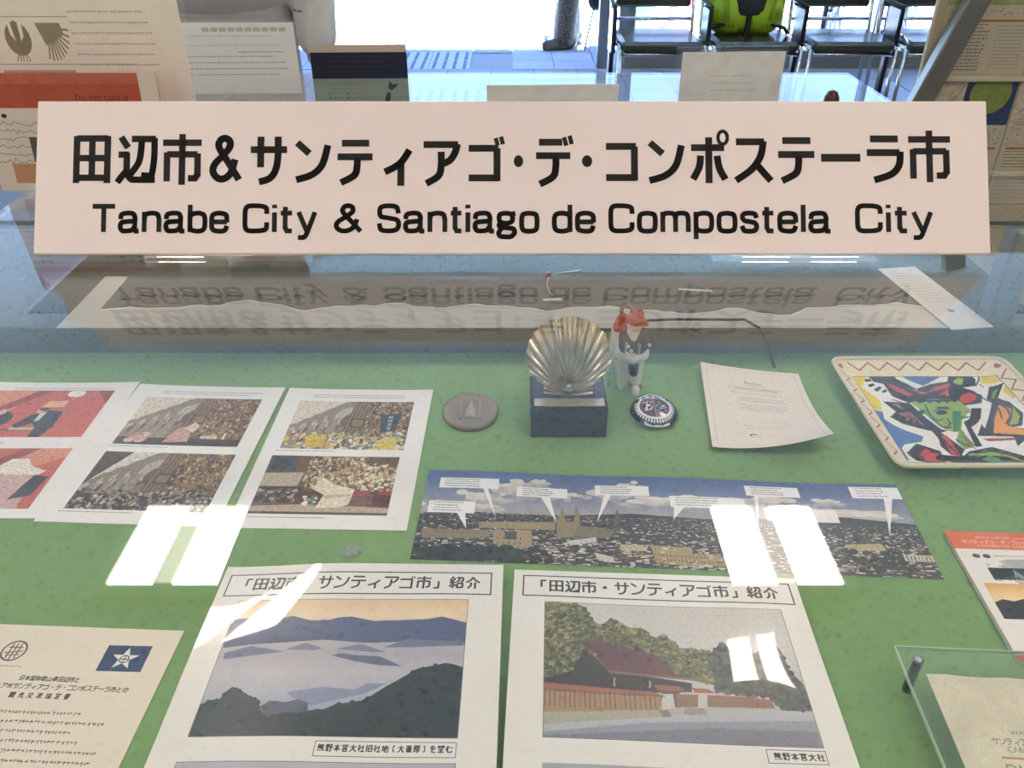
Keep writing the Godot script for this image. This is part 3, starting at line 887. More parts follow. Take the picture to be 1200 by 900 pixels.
func certificate_page() -> Canvas:
	var c := Canvas.new(106, 152, 6.0, "e9ddcd")
	c.frame("d8cab8", 5, 5, 96, 142, 1.0)
	# scribbled wordmark
	c.line("4a443c", [45, 24, 45, 31.5, 46.5, 28, 48, 31.5, 50, 28.5, 51.5, 31, 53, 28, 53.5, 31.5, 55.5, 28, 57, 31, 58.5, 28.5, 60, 31, 62, 29.5], 0.5)
	c.line("5a5248", [45, 34, 66, 34], 0.4)
	c.frame("a09484", 27, 38.5, 55, 6.4, 0.4)
	write_latin(c, "CERTIFICADO DE AUTENTICIDAD", 32, 40.4, 45, 2.6, "4a443c", "Droid Serif")
	c.print_lines("7a7064", 27, 50, 60, 1, 3, 1.8, 31)
	c.print_lines("7a7064", 34, 58, 48, 3, 3.2, 1.6, 32)
	c.print_lines("7a7064", 34, 71, 50, 4, 3.6, 1.6, 33)
	c.print_lines("8f8578", 52, 103, 26, 1, 3, 1.4, 34)
	c.print_lines("8f8578", 34, 110, 10, 2, 5, 1.4, 35)
	c.rect("b5a999", 48, 111.4, 34, 0.3)
	c.rect("b5a999", 48, 116.4, 30, 0.3)
	c.oval("3c382f", 41, 128, 3.6, 2.2)
	c.oval("e9ddcd", 41.6, 129.2, 2.8, 1.8)
	c.print_lines("6a6156", 36, 131, 13, 1, 2, 1.2, 36)
	c.grain(0, 0, 106, 152, 0.03, 0.3, 37, 3)
	return c


func plate_page() -> Canvas:
	var c := Canvas.new(186, 187, 5.0, "ece2bf")
	c.poly("f1ece0", [18.5, 20, 171, 20, 171, 172, 18.5, 172])
	c.only(18.5, 20, 153, 152)
	c.poly("e8c93a", [21.6, 7.6, 36.4, 7.6, 31.5, 25, 22.1, 40.1, 32.5, 62.9, 27.6, 83.1, 11.8, 80])
	c.poly("5070a4", [11.8, 81.6, 27.3, 84.6, 24, 98.1, 30.9, 109.8, 38.1, 117, 50.6, 126.8, 45.5, 135.1, 27.6, 139.2, 21.2, 147.3, 21.8, 165.6, 10, 165.6])
	c.poly("4f6fa6", [70.7, 10.1, 123.3, 10.1, 110.9, 21.5, 88.1, 36.8, 77.8, 26.7, 69.1, 16.4])
	c.poly("e8c93a", [157.7, 13.6, 182.4, 14.6, 173, 33.4, 151.8, 31.8])
	c.poly("e8c93a", [171.7, 40.8, 176.5, 62.9, 167.7, 64.4, 165.2, 48.4])
	c.poly("23201f", [33.6, 12.9, 40.2, 10.1, 48.4, 12.9, 61.5, 12.2, 64.6, 23.3, 72.1, 31.8, 78.5, 42.8, 96.8, 33.4, 117.1, 28.4, 123.3, 16.4, 134.1, 10.8, 144.5, 12.2, 148.6, 25, 143.1, 36.8, 128, 40.1, 136, 46.1, 140.9, 56.5, 134, 69.2, 106.7, 75.4, 90.3, 69.2, 60.7, 69.2, 48.1, 56.5, 48, 33.4, 39, 28.4])
	c.poly("23201f", [30.2, 25, 36.3, 23.3, 37.6, 27.4, 30.5, 29.4])
	c.poly("23201f", [30.2, 35.1, 36.9, 31.8, 37.9, 35.5, 31, 39.5])
	c.poly("23201f", [33.5, 43.4, 42, 37.5, 43.1, 40.8, 35.2, 48.4])
	c.poly("23201f", [39.7, 48.4, 45.9, 42.8, 46.6, 46.7, 41.5, 50.6])
	c.poly("c9473c", [52.2, 31.8, 58.4, 36.8, 70.7, 53.2, 65.5, 57.1, 54.3, 45.1])
	c.poly("cf6a5a", [69.9, 41.8, 78.2, 43.4, 87.3, 51.6, 79.5, 53.2])
	c.poly("c9473c", [86.2, 50, 103.3, 35.1, 119.2, 31.8, 112.5, 40.8])
	c.poly("c9473c", [97.2, 53.2, 111.3, 43.4, 106.8, 56.5])
	c.poly("c9473c", [114.9, 61.3, 122.3, 52.6, 130.6, 50, 135.5, 54.9, 130.8, 62.9, 121.7, 69.2, 113.6, 69.8])
	c.poly("8aa84e", [122.5, 28.4, 131, 21.5, 136.7, 23.3, 129.4, 35.1, 123.9, 33.4])
	c.poly("93ad5a", [61.3, 67.6, 85, 61.3, 112.4, 62.9, 117.7, 81.6, 102.2, 96.6, 90, 119.8, 78, 117, 73.4, 108.4, 72.5, 90.7, 65.6, 78.5])
	c.poly("23201f", [66.7, 62.9, 112.4, 62.9, 108.5, 67.6, 104.7, 64.4, 99.1, 69.2, 96.6, 64.8, 90.1, 69.8, 87.6, 65.4, 81.4, 69.8, 78.6, 66, 71.2, 69.2])
	c.poly("23201f", [34.8, 66, 60.7, 69.2, 66.6, 96.6, 72.6, 114.1, 78, 117, 69.5, 121.2, 54.2, 114.1, 39.3, 105.5, 31.3, 93.7, 40.7, 84.6])
	c.poly("9a6b58", [40.6, 69.2, 49.6, 70.7, 49.9, 83.1])
	c.poly("9a6b58", [39.5, 87.6, 54.5, 84.6, 60, 108.4, 55.3, 105.5, 56.9, 99.6, 50.9, 104, 51.3, 96.6, 45.3, 101.1, 46.6, 93.7])
	c.poly("6f9a55", [64.9, 80, 73.6, 80, 74.7, 105.5, 79.2, 114.1, 73.8, 111.2, 70, 96.6])
	c.poly("3f7d4a", [98.1, 83.1, 106.7, 83.1, 103.2, 90.7, 112.1, 93.7, 99.8, 98.1, 90.4, 117, 82.5, 119.8, 90.7, 99.6])
	c.poly("23201f", [80.3, 85.2, 87, 81, 91.9, 83.4, 90.6, 87.6, 83.6, 90.7, 80.1, 88.9])
	c.poly("23201f", [61.3, 84.6, 67.5, 82.2, 69.8, 85.8, 64.5, 89.5, 60.7, 88.3])
	c.poly("23201f", [82.2, 76, 96, 76, 97.9, 79.7, 87.8, 79.1])
	c.poly("23201f", [76.6, 110.7, 84.6, 109.5, 85.3, 111.8, 77.6, 114.1])
	c.poly("23201f", [62.6, 114.1, 70.1, 119.8, 75.1, 131, 80.7, 147.3, 72.7, 157.8, 64.3, 155.2, 60.5, 141.9, 63.6, 131])
	c.poly("c9403a", [68.5, 125.4, 74.2, 125.4, 72.5, 156.5, 65.1, 155.2])
	c.poly("7f9c50", [93, 111.2, 92.4, 125.4, 93.7, 141.9, 80.7, 147.3, 78.7, 133.7])
	c.poly("9a6b58", [88.2, 125.4, 91.7, 126.8, 92.9, 141.9, 87.8, 142.4])
	c.poly("23201f", [100.4, 102.5, 109.3, 96.6, 119.1, 78.5, 129.5, 78.5, 120, 96.6, 111.6, 105.5, 103.9, 111.2, 100.1, 141.9, 93, 143.3])
	c.poly("23201f", [156.7, 38.5, 171.3, 36.8, 155.2, 59.7, 162.7, 67.6, 165.5, 89.2, 155.2, 108.4, 144, 111.2, 155.9, 114.1, 147.1, 131, 133.3, 141.9, 137.8, 126.8, 103.1, 125.4, 116.7, 105.5, 115.9, 114.1, 131.4, 90.7, 144.4, 69.2, 142.2, 62.9])
	c.poly("7f9c50", [155.4, 48.4, 165.4, 40.8, 151.7, 59.7, 146.6, 62.9])
	c.poly("e2922e", [149.9, 72.3, 158.9, 78.5, 150.6, 96.6, 140.4, 108.4, 153.5, 115.5, 149.1, 124, 120.8, 121.2, 133.6, 96.6])
	c.poly("9db04c", [162.2, 75.4, 160.6, 93.7, 152, 105.5, 142.1, 108.4, 152.9, 93.7])
	c.poly("a04a3c", [105.9, 129.9, 138.4, 128.8, 136.6, 132.4, 109.5, 134.3])
	c.poly("23201f", [54.7, 155.2, 74.3, 157.8, 84.3, 149.9, 108.4, 143.3, 133.1, 157.8, 131.8, 178.2, 90.4, 177, 71.3, 174.5, 57.4, 170.7])
	c.poly("86a551", [80.9, 153.9, 99.4, 148.6, 114.5, 150.5, 129.1, 165.6, 127.1, 169.4, 114, 157.8, 95.6, 156.5, 79.8, 163])
	c.poly("4d8a58", [89.3, 163, 98.8, 156.5, 106.4, 160.4, 105.7, 168.1, 114.5, 169.4, 109.2, 173.7, 93.6, 173.7])
	c.poly("a8604c", [111.6, 149.9, 116.1, 150.5, 113.1, 156.5, 109.5, 155.7])
	c.poly("a8604c", [118.2, 152.6, 122, 153.1, 120.1, 157.8, 116.2, 157.3])
	c.poly("86a551", [119.2, 169.4, 129.3, 171.2, 130.9, 177, 118.5, 177])
	c.poly("23201f", [23.9, 152.6, 39.5, 137.8, 57, 149.9, 52.7, 170.7, 34.9, 171.9, 28.1, 165.6])
	c.poly("c94a44", [33.5, 156.5, 44.3, 145.9, 48, 148.6, 46.3, 152.6, 55.9, 152.6, 48.3, 159.1, 52.6, 165.6, 48.6, 169.4, 36.5, 170.2, 35.5, 163])
	c.poly("23201f", [47.7, 160.4, 63.1, 157.8, 73.7, 159.1, 91.4, 155.2, 75.5, 165.6, 90, 168.1, 71.3, 171.2, 62, 174.5, 59.1, 166.9, 48.6, 165.6])
	c.poly("c9403a", [152, 131, 160.5, 136.5, 158.2, 152.6, 145.8, 157.8])
	c.poly("e8c93a", [176.4, 84.6, 178.7, 99.6, 174.5, 119.8, 164.2, 114.1])
	c.poly("5070a4", [163.5, 131, 167.8, 152.6, 159.5, 173.2, 149.7, 168.1])
	c.line("23201f", [38.4, 5.8, 43.9, 10.1], 1.6)
	c.line("23201f", [33.9, 14.6, 41.6, 16.4, 47.5, 30.1], 2.2)
	c.line("23201f", [54.3, 21.5, 60.8, 28.4, 72.1, 40.8, 76.2, 48.4], 1.5)
	c.line("23201f", [76.2, 48.4, 93.6, 40.8, 116.9, 30.7], 1.6)
	c.line("23201f", [64.3, 60.3, 81.4, 57.1, 96.5, 59, 113.5, 60.3], 1.8)
	c.line("23201f", [75.1, 72.3, 72.5, 90.7, 74.7, 105.5, 76.9, 111.8], 1.3)
	c.line("23201f", [70, 96.6, 76.9, 100.2, 83.6, 96.6], 1.3)
	c.line("23201f", [79.2, 83.1, 88, 78.5, 94.5, 81.6], 1.2)
	c.line("23201f", [87, 96.6, 86.4, 105.5, 82.6, 108.4], 1.5)
	c.line("23201f", [143.1, 36.8, 152.3, 25, 155.3, 14.6], 1.6)
	c.line("23201f", [146.5, 19.8, 154.3, 12.9], 1.4)
	c.line("23201f", [149.1, 33.4, 149.9, 39.5], 1.4)
	c.line("23201f", [150.4, 67.6, 154.7, 80, 151.2, 93.7, 141.1, 105.5], 2.4)
	c.line("23201f", [138.6, 84.6, 146.8, 78.5, 141.2, 96.6], 1.6)
	c.line("23201f", [68.5, 131, 69, 144.6, 71.9, 152.6], 1.6)
	c.line("23201f", [80, 131, 84.4, 139.2, 91.3, 145.1], 1.4)
	c.line("23201f", [49.8, 163, 61.7, 160.9, 73.9, 165.6, 91.8, 157.8], 2)
	c.line("23201f", [49.1, 168.1, 62.8, 165.6, 76.8, 169.4], 1.6)
	c.line("23201f", [73.9, 155.2, 76.6, 163, 80.6, 168.1, 91.2, 165.6], 1.6)
	c.line("23201f", [87.9, 152.6, 105.4, 149.4, 118.8, 154.7, 129.1, 165.6], 2.2)
	c.line("23201f", [107, 165.6, 116.5, 165.6, 119.9, 171.2], 1.6)
	c.line("23201f", [33.5, 152.6, 36.6, 160.4, 31.8, 168.1], 1.8)
	c.line("23201f", [45.7, 62.9, 52.6, 67.6, 57.9, 76], 1.5)
	c.line("23201f", [42.8, 96.6, 50.8, 93.7, 55.2, 99.6], 1.5)
	c.line("23201f", [111.1, 84.6, 119.2, 87.6, 125.6, 83.1], 1.6)
	c.line("23201f", [139.8, 53.2, 140.5, 62.9, 143.3, 66], 1.6)
	c.all()
	var red := "b8553f"
	for side in 4:
		var pts := []
		for i in 15:
			var t := 18.0 + i * 10.6
			var o := 4.5 if i % 2 == 0 else 13.0
			if side == 0:
				pts += [t, o]
			elif side == 1:
				pts += [186 - o, t]
			elif side == 2:
				pts += [t, 187 - o]
			else:
				pts += [o, t]
		c.line(red, pts, 1.5)
	for p in [[8, 8], [178, 8], [8, 179], [178, 179]]:
		c.oval(red, p[0], p[1], 3.4, 3.4)
	c.frame("3a4a6a", 18.5, 20, 153, 152, 0.6)
	c.grain(0, 0, 186, 187, 0.06, 0.12, 41, 3)
	return c


func brochure_page() -> Canvas:
	var c := Canvas.new(105, 148, 6.0, "efeae2")
	c.rect("dd6a38", 0, 0, 105, 23)
	write_latin(c, "WAY OF ST. JAMES", 22, 6.2, 46, 3.2, "f3d8c8")
	write_cells(c, "サンティアゴ・デ・コンポステーラ", 9, 11.2, 4.4, 0.5, "f3d8c8")
	write_latin(c, "CAMINO DE SANTIAGO", 20, 17, 50, 3.2, "f3d8c8")
	c.spots(["b9b6b2", "aeaba8"], 25, 38, 80, 26, 150, 1.0, 4.5, 0.7, 51)
	c.spots(["c4c1bc"], 18, 40, 20, 24, 40, 0.6, 2.0, 0.7, 52)
	c.poly("b4b1ae", [34, 36, 60, 34, 105, 30, 105, 66, 50, 62, 38, 50])
	for p in [[14, 32], [22, 32]]:
		c.oval("3a3634", p[0], p[1], 3.0, 2.6)
		c.oval("8a8582", p[0] + 0.6, p[1] - 0.4, 1.3, 1.0)
	c.print_lines("6a6662", 28, 30.6, 40, 1, 3, 2.0, 53)
	c.rect("23282a", 17, 46.5, 32, 14.5)
	c.poly("7f9a94", [34, 58, 36, 48, 40, 54, 44, 60, 36, 60])
	c.spots(["4a3e38", "6d5a4c"], 18, 57, 30, 4, 20, 0.8, 2.0, 0.6, 54)
	c.blend(7, 65.5, 74, 24, ["e0a45e", "f0c888", "f6e0b4"])
	c.poly("2a2622", [7, 88, 14, 84, 22, 86, 30, 83, 40, 87, 55, 85, 81, 88, 81, 106, 7, 106])
	c.print_lines("7a7672", 28, 118, 60, 2, 5, 2.0, 55)
	c.rect("b8584a", 0, 143, 105, 5)
	return c


func credential_page() -> Canvas:
	var c := Canvas.new(150, 210, 5.0, "e3d9bd")
	c.grain(0, 0, 150, 210, 0.10, 0.03, 56, 3)
	write_latin(c, "WAY OF ST. JAMES", 36, 39, 44, 3.4, "6f6658")
	write_cells(c, "サンティアゴ・デ", 22.5, 44.4, 4.6, 0.5, "7a705f", 0.9)
	write_latin(c, "CAMINO DE SANTIAGO", 30, 50.2, 56, 3.6, "6f6658")
	c.rect("bf7f58", 24, 57, 90, 1.4)
	write_latin(c, "DUAL PILGRIM", 24, 62, 76, 7.4, "756b5b")
	return c


func map_page(kind: int) -> Canvas:
	var c := Canvas.new(150, 200, 4.0, "d9ccb2")
	if kind == 0:
		c.rect("a8ae72", 0, 0, 150, 62)
		c.grain(0, 0, 150, 62, 0.25, 0.05, 91)
		for i in 9:
			c.line("5c5f42", [75, 18, 75 + 46 * sin(i * 0.72), 26 + 26 * absf(cos(i * 0.9))], 0.8)
		c.spots(["b5a88a", "8d8268", "c7a882"], 4, 64, 142, 20, 150, 0.6, 2.0, 0.6, 92)
		c.rect("b9743c", 8, 90, 136, 4.5)
		c.print_lines("4d463a", 8, 98, 70, 14, 7.0, 4.2, 93)
		c.print_lines("8a8270", 88, 102, 52, 13, 7.0, 3.0, 94)
	elif kind == 1:
		c.rect("3d5078", 66, 6, 84, 92)
		c.oval("93a05a", 108, 30, 34, 44)
		c.grain(0, 0, 150, 100, 0.2, 0.06, 95)
		c.line("7a7264", [10, 70, 30, 50, 44, 52, 56, 30, 62, 12], 1.2)
		c.print_lines("8a7a3a", 6, 84, 50, 3, 6.0, 3.4, 96)
		c.spots(["b5a88a", "8d8268", "a89a80"], 4, 104, 142, 40, 220, 0.6, 2.0, 0.6, 97)
		c.rect("b9743c", 8, 148, 136, 4.5)
		c.print_lines("4d463a", 8, 156, 130, 6, 7.0, 4.0, 98)
	else:
		c.print_lines("6a6252", 8, 10, 130, 6, 9.0, 4.0, 99)
		c.rect("b9743c", 8, 70, 130, 3.5)
		c.spots(["b5a88a", "8d8268", "a0a878", "c7a882"], 4, 80, 142, 110, 260, 0.8, 2.6, 0.7, 100)
	return c


func band_page(kind: int) -> Canvas:      # sheets in the stands on the rear glass
	var c := Canvas.new(200, 140, 4.0, "f7ecdd")
	if kind == 0:      # emblems of a bird and a scallop, seen through the back of the paper
		c.grain(0, 0, 200, 140, 0.03, 0.03, 110, 3)
		c.rect("bfae96", 0, 12, 92, 0.8)
		c.rect("bfae96", 0, 48, 150, 0.8)
		c.oval("9c8c74", 38, 29, 12.5, 13)
		c.poly("f7ecdd", [31, 16, 34, 16, 35.5, 31, 31.5, 26])
		c.poly("f7ecdd", [41, 16, 45, 18, 44, 27, 40.5, 31])
		c.oval("9c8c74", 38, 21, 2.4, 6)
		for i in 5:
			c.line("9c8c74", [34 + i * 2, 41, 31 + i * 3.2, 46], 0.9)
		for i in 10:
			var t := 0.1 + i * 0.2
			c.line("9c8c74", [70, 20, 70 + 25 * cos(t) * 0.75, 20 + 25 * sin(t)], 1.6)
		c.poly("9c8c74", [58, 17, 82, 17, 84, 26, 64, 34])
		c.rect("b5a68f", 14, 53, 72, 4)
		c.print_lines("b3a48d", 92, 8, 84, 8, 8.0, 2.2, 111)
	elif kind == 1:    # white card, its printing on the far side showing through
		c.im.fill(Color("e8e6e0"))
		for i in 10:
			c.rect("bdbaaa", 76 + i * 11.5, 9, 9.5, 8)
		c.print_lines("bcb9ac", 36, 24, 150, 1, 9, 4.0, 112)
		c.print_lines("bcb9ac", 52, 42, 134, 1, 9, 4.0, 113)
		c.print_lines("8c8a80", 120, 55, 66, 1, 9, 3.6, 114)
		c.print_lines("8c8a80", 46, 64, 140, 4, 12, 3.6, 115)
	elif kind == 2:    # navy leaflet with a map of islands
		c = Canvas.new(125, 130, 4.0, "8f9c92")
		c.rect("cdb9a8", 0, 0, 125, 10)
		c.rect("20263c", 0, 10, 125, 34)
		c.print_lines("4a5068", 16, 15, 92, 4, 6.4, 1.6, 116)
		c.frame("343a52", 8, 13, 108, 40, 0.6)
		c.rect("8f9c92", 0, 44, 125, 86)
		write_latin(c, "Journey to Japan's", 20, 49, 44, 4.6, "6a7870")
		write_latin(c, "Spiritual Roots", 20, 55, 32, 4.6, "6a7870")
		for p in [[20, 64], [20, 70], [44, 64], [44, 70]]:
			c.oval("2a302e", p[0], p[1], 1.1, 1.1)
			c.print_lines("5d6a64", p[0] + 3, p[1] - 1, 14, 1, 3, 1.6, 117)
		c.poly("2a2f30", [100, 48, 104, 52, 112, 51, 108, 56, 102, 60, 98, 57])
		c.poly("2a2f30", [97, 62, 101, 64, 99, 76, 92, 84, 82, 86, 76, 90, 74, 88, 84, 81, 92, 76, 94, 68])
		c.oval("2a2f30", 72, 92, 4, 5)
	elif kind == 3:
		c.im.fill(Color("e6e1d8"))
		c.print_lines("c9b3a0", 60, 44, 90, 3, 14, 4.0, 118)
		c.grain(0, 0, 200, 140, 0.06, 0.03, 119, 3)
	else:              # red banded handwritten card
		c.im.fill(Color("e6dccd"))
		c.rect("c4674c", 0, 0, 180, 40)
		c.rect("b8553c", 0, 12, 180, 28)
		c.grain(0, 0, 180, 40, 0.12, 0.05, 120, 3)
		write_latin(c, "Do not take it", 108, 24, 58, 9, "5a2c24")
		write_latin(c, "SAMPLE", 150, 46, 42, 10, "4a423a")
		for p in [[14, 49], [24, 49], [112, 48], [122, 50], [134, 49]]:
			c.oval("3f3832", p[0], p[1], 3.0, 2.6)
		c.line("5f554a", [94, 44, 98, 70], 0.8)
		var r := RandomNumberGenerator.new()
		r.seed = 9
		for row in 6:
			var pts := []
			for i in 60:
				pts += [6 + i * 3.1, 58 + row * 9 + r.randf_range(-3, 3)]
			c.line("6a6055", pts, 0.6)
		c.rect("4a3d36", 46, 74, 30, 30)
		c.rect("c98f5e", 20, 106, 30, 24)
	return c


# ---------------------------------------------------------------- builders
func standing_sheet(w: float, h: float) -> ArrayMesh:     # upright page, face towards +z, origin at the middle of the lower edge
	var b := Build.new()
	var t := 0.0006
	b.tri(Vector3(-w / 2, 0, t), Vector3(w / 2, 0, t), Vector3(w / 2, h, t), Vector3.BACK, Vector2(0, 1), Vector2(1, 1), Vector2(1, 0))
	b.tri(Vector3(-w / 2, 0, t), Vector3(w / 2, h, t), Vector3(-w / 2, h, t), Vector3.BACK, Vector2(0, 1), Vector2(1, 0), Vector2(0, 0))
	b.quad(Vector3(-w / 2, 0, -t), Vector3(w / 2, 0, -t), Vector3(w / 2, h, -t), Vector3(-w / 2, h, -t), Vector3.FORWARD)
	for s in [-1.0, 1.0]:
		b.quad(Vector3(s * w / 2, 0, -t), Vector3(s * w / 2, h, -t), Vector3(s * w / 2, h, t), Vector3(s * w / 2, 0, t), Vector3(s, 0, 0))
	b.quad(Vector3(-w / 2, h, -t), Vector3(w / 2, h, -t), Vector3(w / 2, h, t), Vector3(-w / 2, h, t), Vector3.UP)
	b.quad(Vector3(-w / 2, 0, -t), Vector3(w / 2, 0, -t), Vector3(w / 2, 0, t), Vector3(-w / 2, 0, t), Vector3.DOWN)
	return b.done()


func leaflet_stand(x: float, z: float, w: float, h: float, page: Material, page_w: float, page_h: float, lift: float, turn: float, stand_label: String, page_label: String, clear: Material, cup := false) -> void:
	var at := Vector3(x, TOP + 0.0005, z)
	var s := thing("leaflet_stand", stand_label, "leaflet stand", at, turn, "clear stands on the rear showcase")
	obj("back_panel", boxed(Vector3(-w / 2, 0.003, -0.0105), Vector3(w / 2, h, -0.008), 0.0006), clear, s)
	obj("front_panel", boxed(Vector3(-w / 2, 0.003, 0.0065), Vector3(w / 2, h * 0.62, 0.009), 0.0006), clear, s)
	obj("base_plate", boxed(Vector3(-w / 2, 0, -0.03), Vector3(w / 2, 0.003, 0.03), 0.0006), clear, s)
	if cup:
		var ring := []
		for i in 20:
			ring.append(Vector3(cos(TAU * i / 20) * 0.0125, h * 0.42 + sin(TAU * i / 20) * 0.0125, 0.0105))
		obj("suction_cup", tubed(ring, 0.0016, 6, true), clear, s)
	var p := obj("leaflet", standing_sheet(page_w, page_h), page)
	tag(p, page_label, "leaflet", "sheets in clear stands")
	p.position = at + Vector3(0, lift, 0).rotated(Vector3.UP, turn)
	p.rotation.y = turn


func chair_parts(t: Node3D, pad: Material, chrome: Material) -> void:
	obj("seat", boxed(Vector3(-0.215, 0.40, -0.21), Vector3(0.215, 0.455, 0.215), 0.018), pad, t)
	obj("backrest", boxed(Vector3(-0.21, 0.56, -0.27), Vector3(0.21, 0.86, -0.235), 0.012), pad, t)
	for s in [-1.0, 1.0]:
		obj("leg", tubed([Vector3(s * 0.225, 0.0, 0.2), Vector3(s * 0.225, 0.42, 0.2)], 0.011), chrome, t)
		obj("leg", tubed([Vector3(s * 0.225, 0.0, -0.2), Vector3(s * 0.225, 0.42, -0.22), Vector3(s * 0.225, 0.86, -0.285)], 0.011), chrome, t)
		obj("side_rail", tubed([Vector3(s * 0.225, 0.42, -0.22), Vector3(s * 0.225, 0.42, 0.2)], 0.011), chrome, t)
	obj("cross_rail", tubed([Vector3(-0.225, 0.39, 0.19), Vector3(0.225, 0.39, 0.19)], 0.01), chrome, t)
	obj("back_rail", tubed([Vector3(-0.225, 0.5, -0.24), Vector3(0.225, 0.5, -0.24)], 0.01), chrome, t)


func bicycle(at: Vector3, turn: float, label: String, frame_col: String, rubber: Material, chrome: Material) -> void:
	var t := thing("bicycle", label, "bicycle", at, turn, "bicycles parked outside the window")
	var paint := mat(frame_col, 0.35, 0.4)
	for x in [-0.5, 0.5]:
		var hub := Vector3(x, 0.33, 0)
		var ring := []
		var rim := []
		for i in 28:
			var d := Vector3(cos(TAU * i / 28), sin(TAU * i / 28), 0)
			ring.append(hub + d * 0.315)
			rim.append(hub + d * 0.295)
		var w := obj("wheel", tubed(ring, 0.018, 8, true), rubber, t)
		obj("rim", tubed(rim, 0.010, 6, true), chrome, w)
		var sp := Build.new()
		for i in 18:
			sp.tube([hub, hub + Vector3(cos(TAU * i / 18), sin(TAU * i / 18), 0) * 0.295], 0.0025, 4)
		obj("spokes", sp.done(), chrome, w)
	var f := Build.new(true)
	for s in [[-0.5, 0.33, -0.08, 0.28], [-0.08, 0.28, -0.2, 0.78], [-0.5, 0.33, -0.17, 0.68], [-0.08, 0.28, 0.36, 0.72], [-0.17, 0.7, 0.36, 0.74], [0.5, 0.33, 0.34, 0.82]]:
		f.tube([Vector3(s[0], s[1], 0), Vector3(s[2], s[3], 0)], 0.017, 8)
	obj("frame", f.done(), paint, t)
	obj("saddle", boxed(Vector3(-0.32, 0.79, -0.07), Vector3(-0.06, 0.85, 0.07), 0.025), rubber, t)
	obj("handlebar", tubed([Vector3(0.2, 0.98, -0.26), Vector3(0.33, 0.95, -0.1), Vector3(0.34, 0.93, 0.1), Vector3(0.2, 0.98, 0.26)], 0.012), chrome, t)
	obj("basket", boxed(Vector3(0.4, 0.68, -0.15), Vector3(0.66, 0.9, 0.15), 0.01), chrome, t)
	obj("kickstand", tubed([Vector3(-0.45, 0.3, 0.06), Vector3(-0.5, 0.0, 0.16)], 0.009), chrome, t)


func head_and_hands(h: float, arms: Array, b: Build) -> void:
	# skull, face and neck on a fine grid
	flesh([[Vector3(0, h - 0.11, -0.01), Vector3(0, h - 0.10, 0.01), 0.093, 0.088], [Vector3(0, h - 0.17, 0.03), Vector3(0, h - 0.19, 0.045), 0.062, 0.045], [Vector3(0, h - 0.2, -0.01), Vector3(0, h - 0.32, -0.02), 0.055, 0.06],
		[Vector3(0, h - 0.125, 0.095), Vector3(0, h - 0.15, 0.11), 0.008, 0.013], [Vector3(-0.09, h - 0.12, 0), Vector3(-0.09, h - 0.15, 0), 0.014, 0.01], [Vector3(0.09, h - 0.12, 0), Vector3(0.09, h - 0.15, 0), 0.014, 0.01]], 0.02, 0.007, b)
	for a in arms:      # [wrist, downwards direction, thumb direction]
		var w: Vector3 = a[0]
		var d: Vector3 = a[1]
		var s: Vector3 = a[2]
		var bones := [[w - d * 0.05, w, 0.028, 0.025], [w + d * 0.02 + s * 0.015, w + d * 0.08 + s * 0.028, 0.018, 0.013], [w + d * 0.02 - s * 0.015, w + d * 0.08 - s * 0.028, 0.018, 0.013], [w + d * 0.02, w + d * 0.085, 0.018, 0.014]]
		var curl := d.cross(s).normalized() * 0.02
		for i in 4:
			var o := s * (0.03 - 0.02 * i)
			var l: float = [0.07, 0.08, 0.074, 0.058][i]
			bones.append([w + d * 0.085 + o, w + d * (0.085 + l * 0.5) + o * 1.1, 0.0095, 0.009])
			bones.append([w + d * (0.085 + l * 0.5) + o * 1.1, w + d * (0.085 + l * 0.95) + o * 1.1 + curl, 0.009, 0.0078])
		bones.append([w + d * 0.03 + s * 0.02, w + d * 0.07 + s * 0.055, 0.013, 0.0105])
		bones.append([w + d * 0.07 + s * 0.055, w + d * 0.105 + s * 0.058, 0.0105, 0.009])
		flesh(bones, 0.006, 0.004, b)


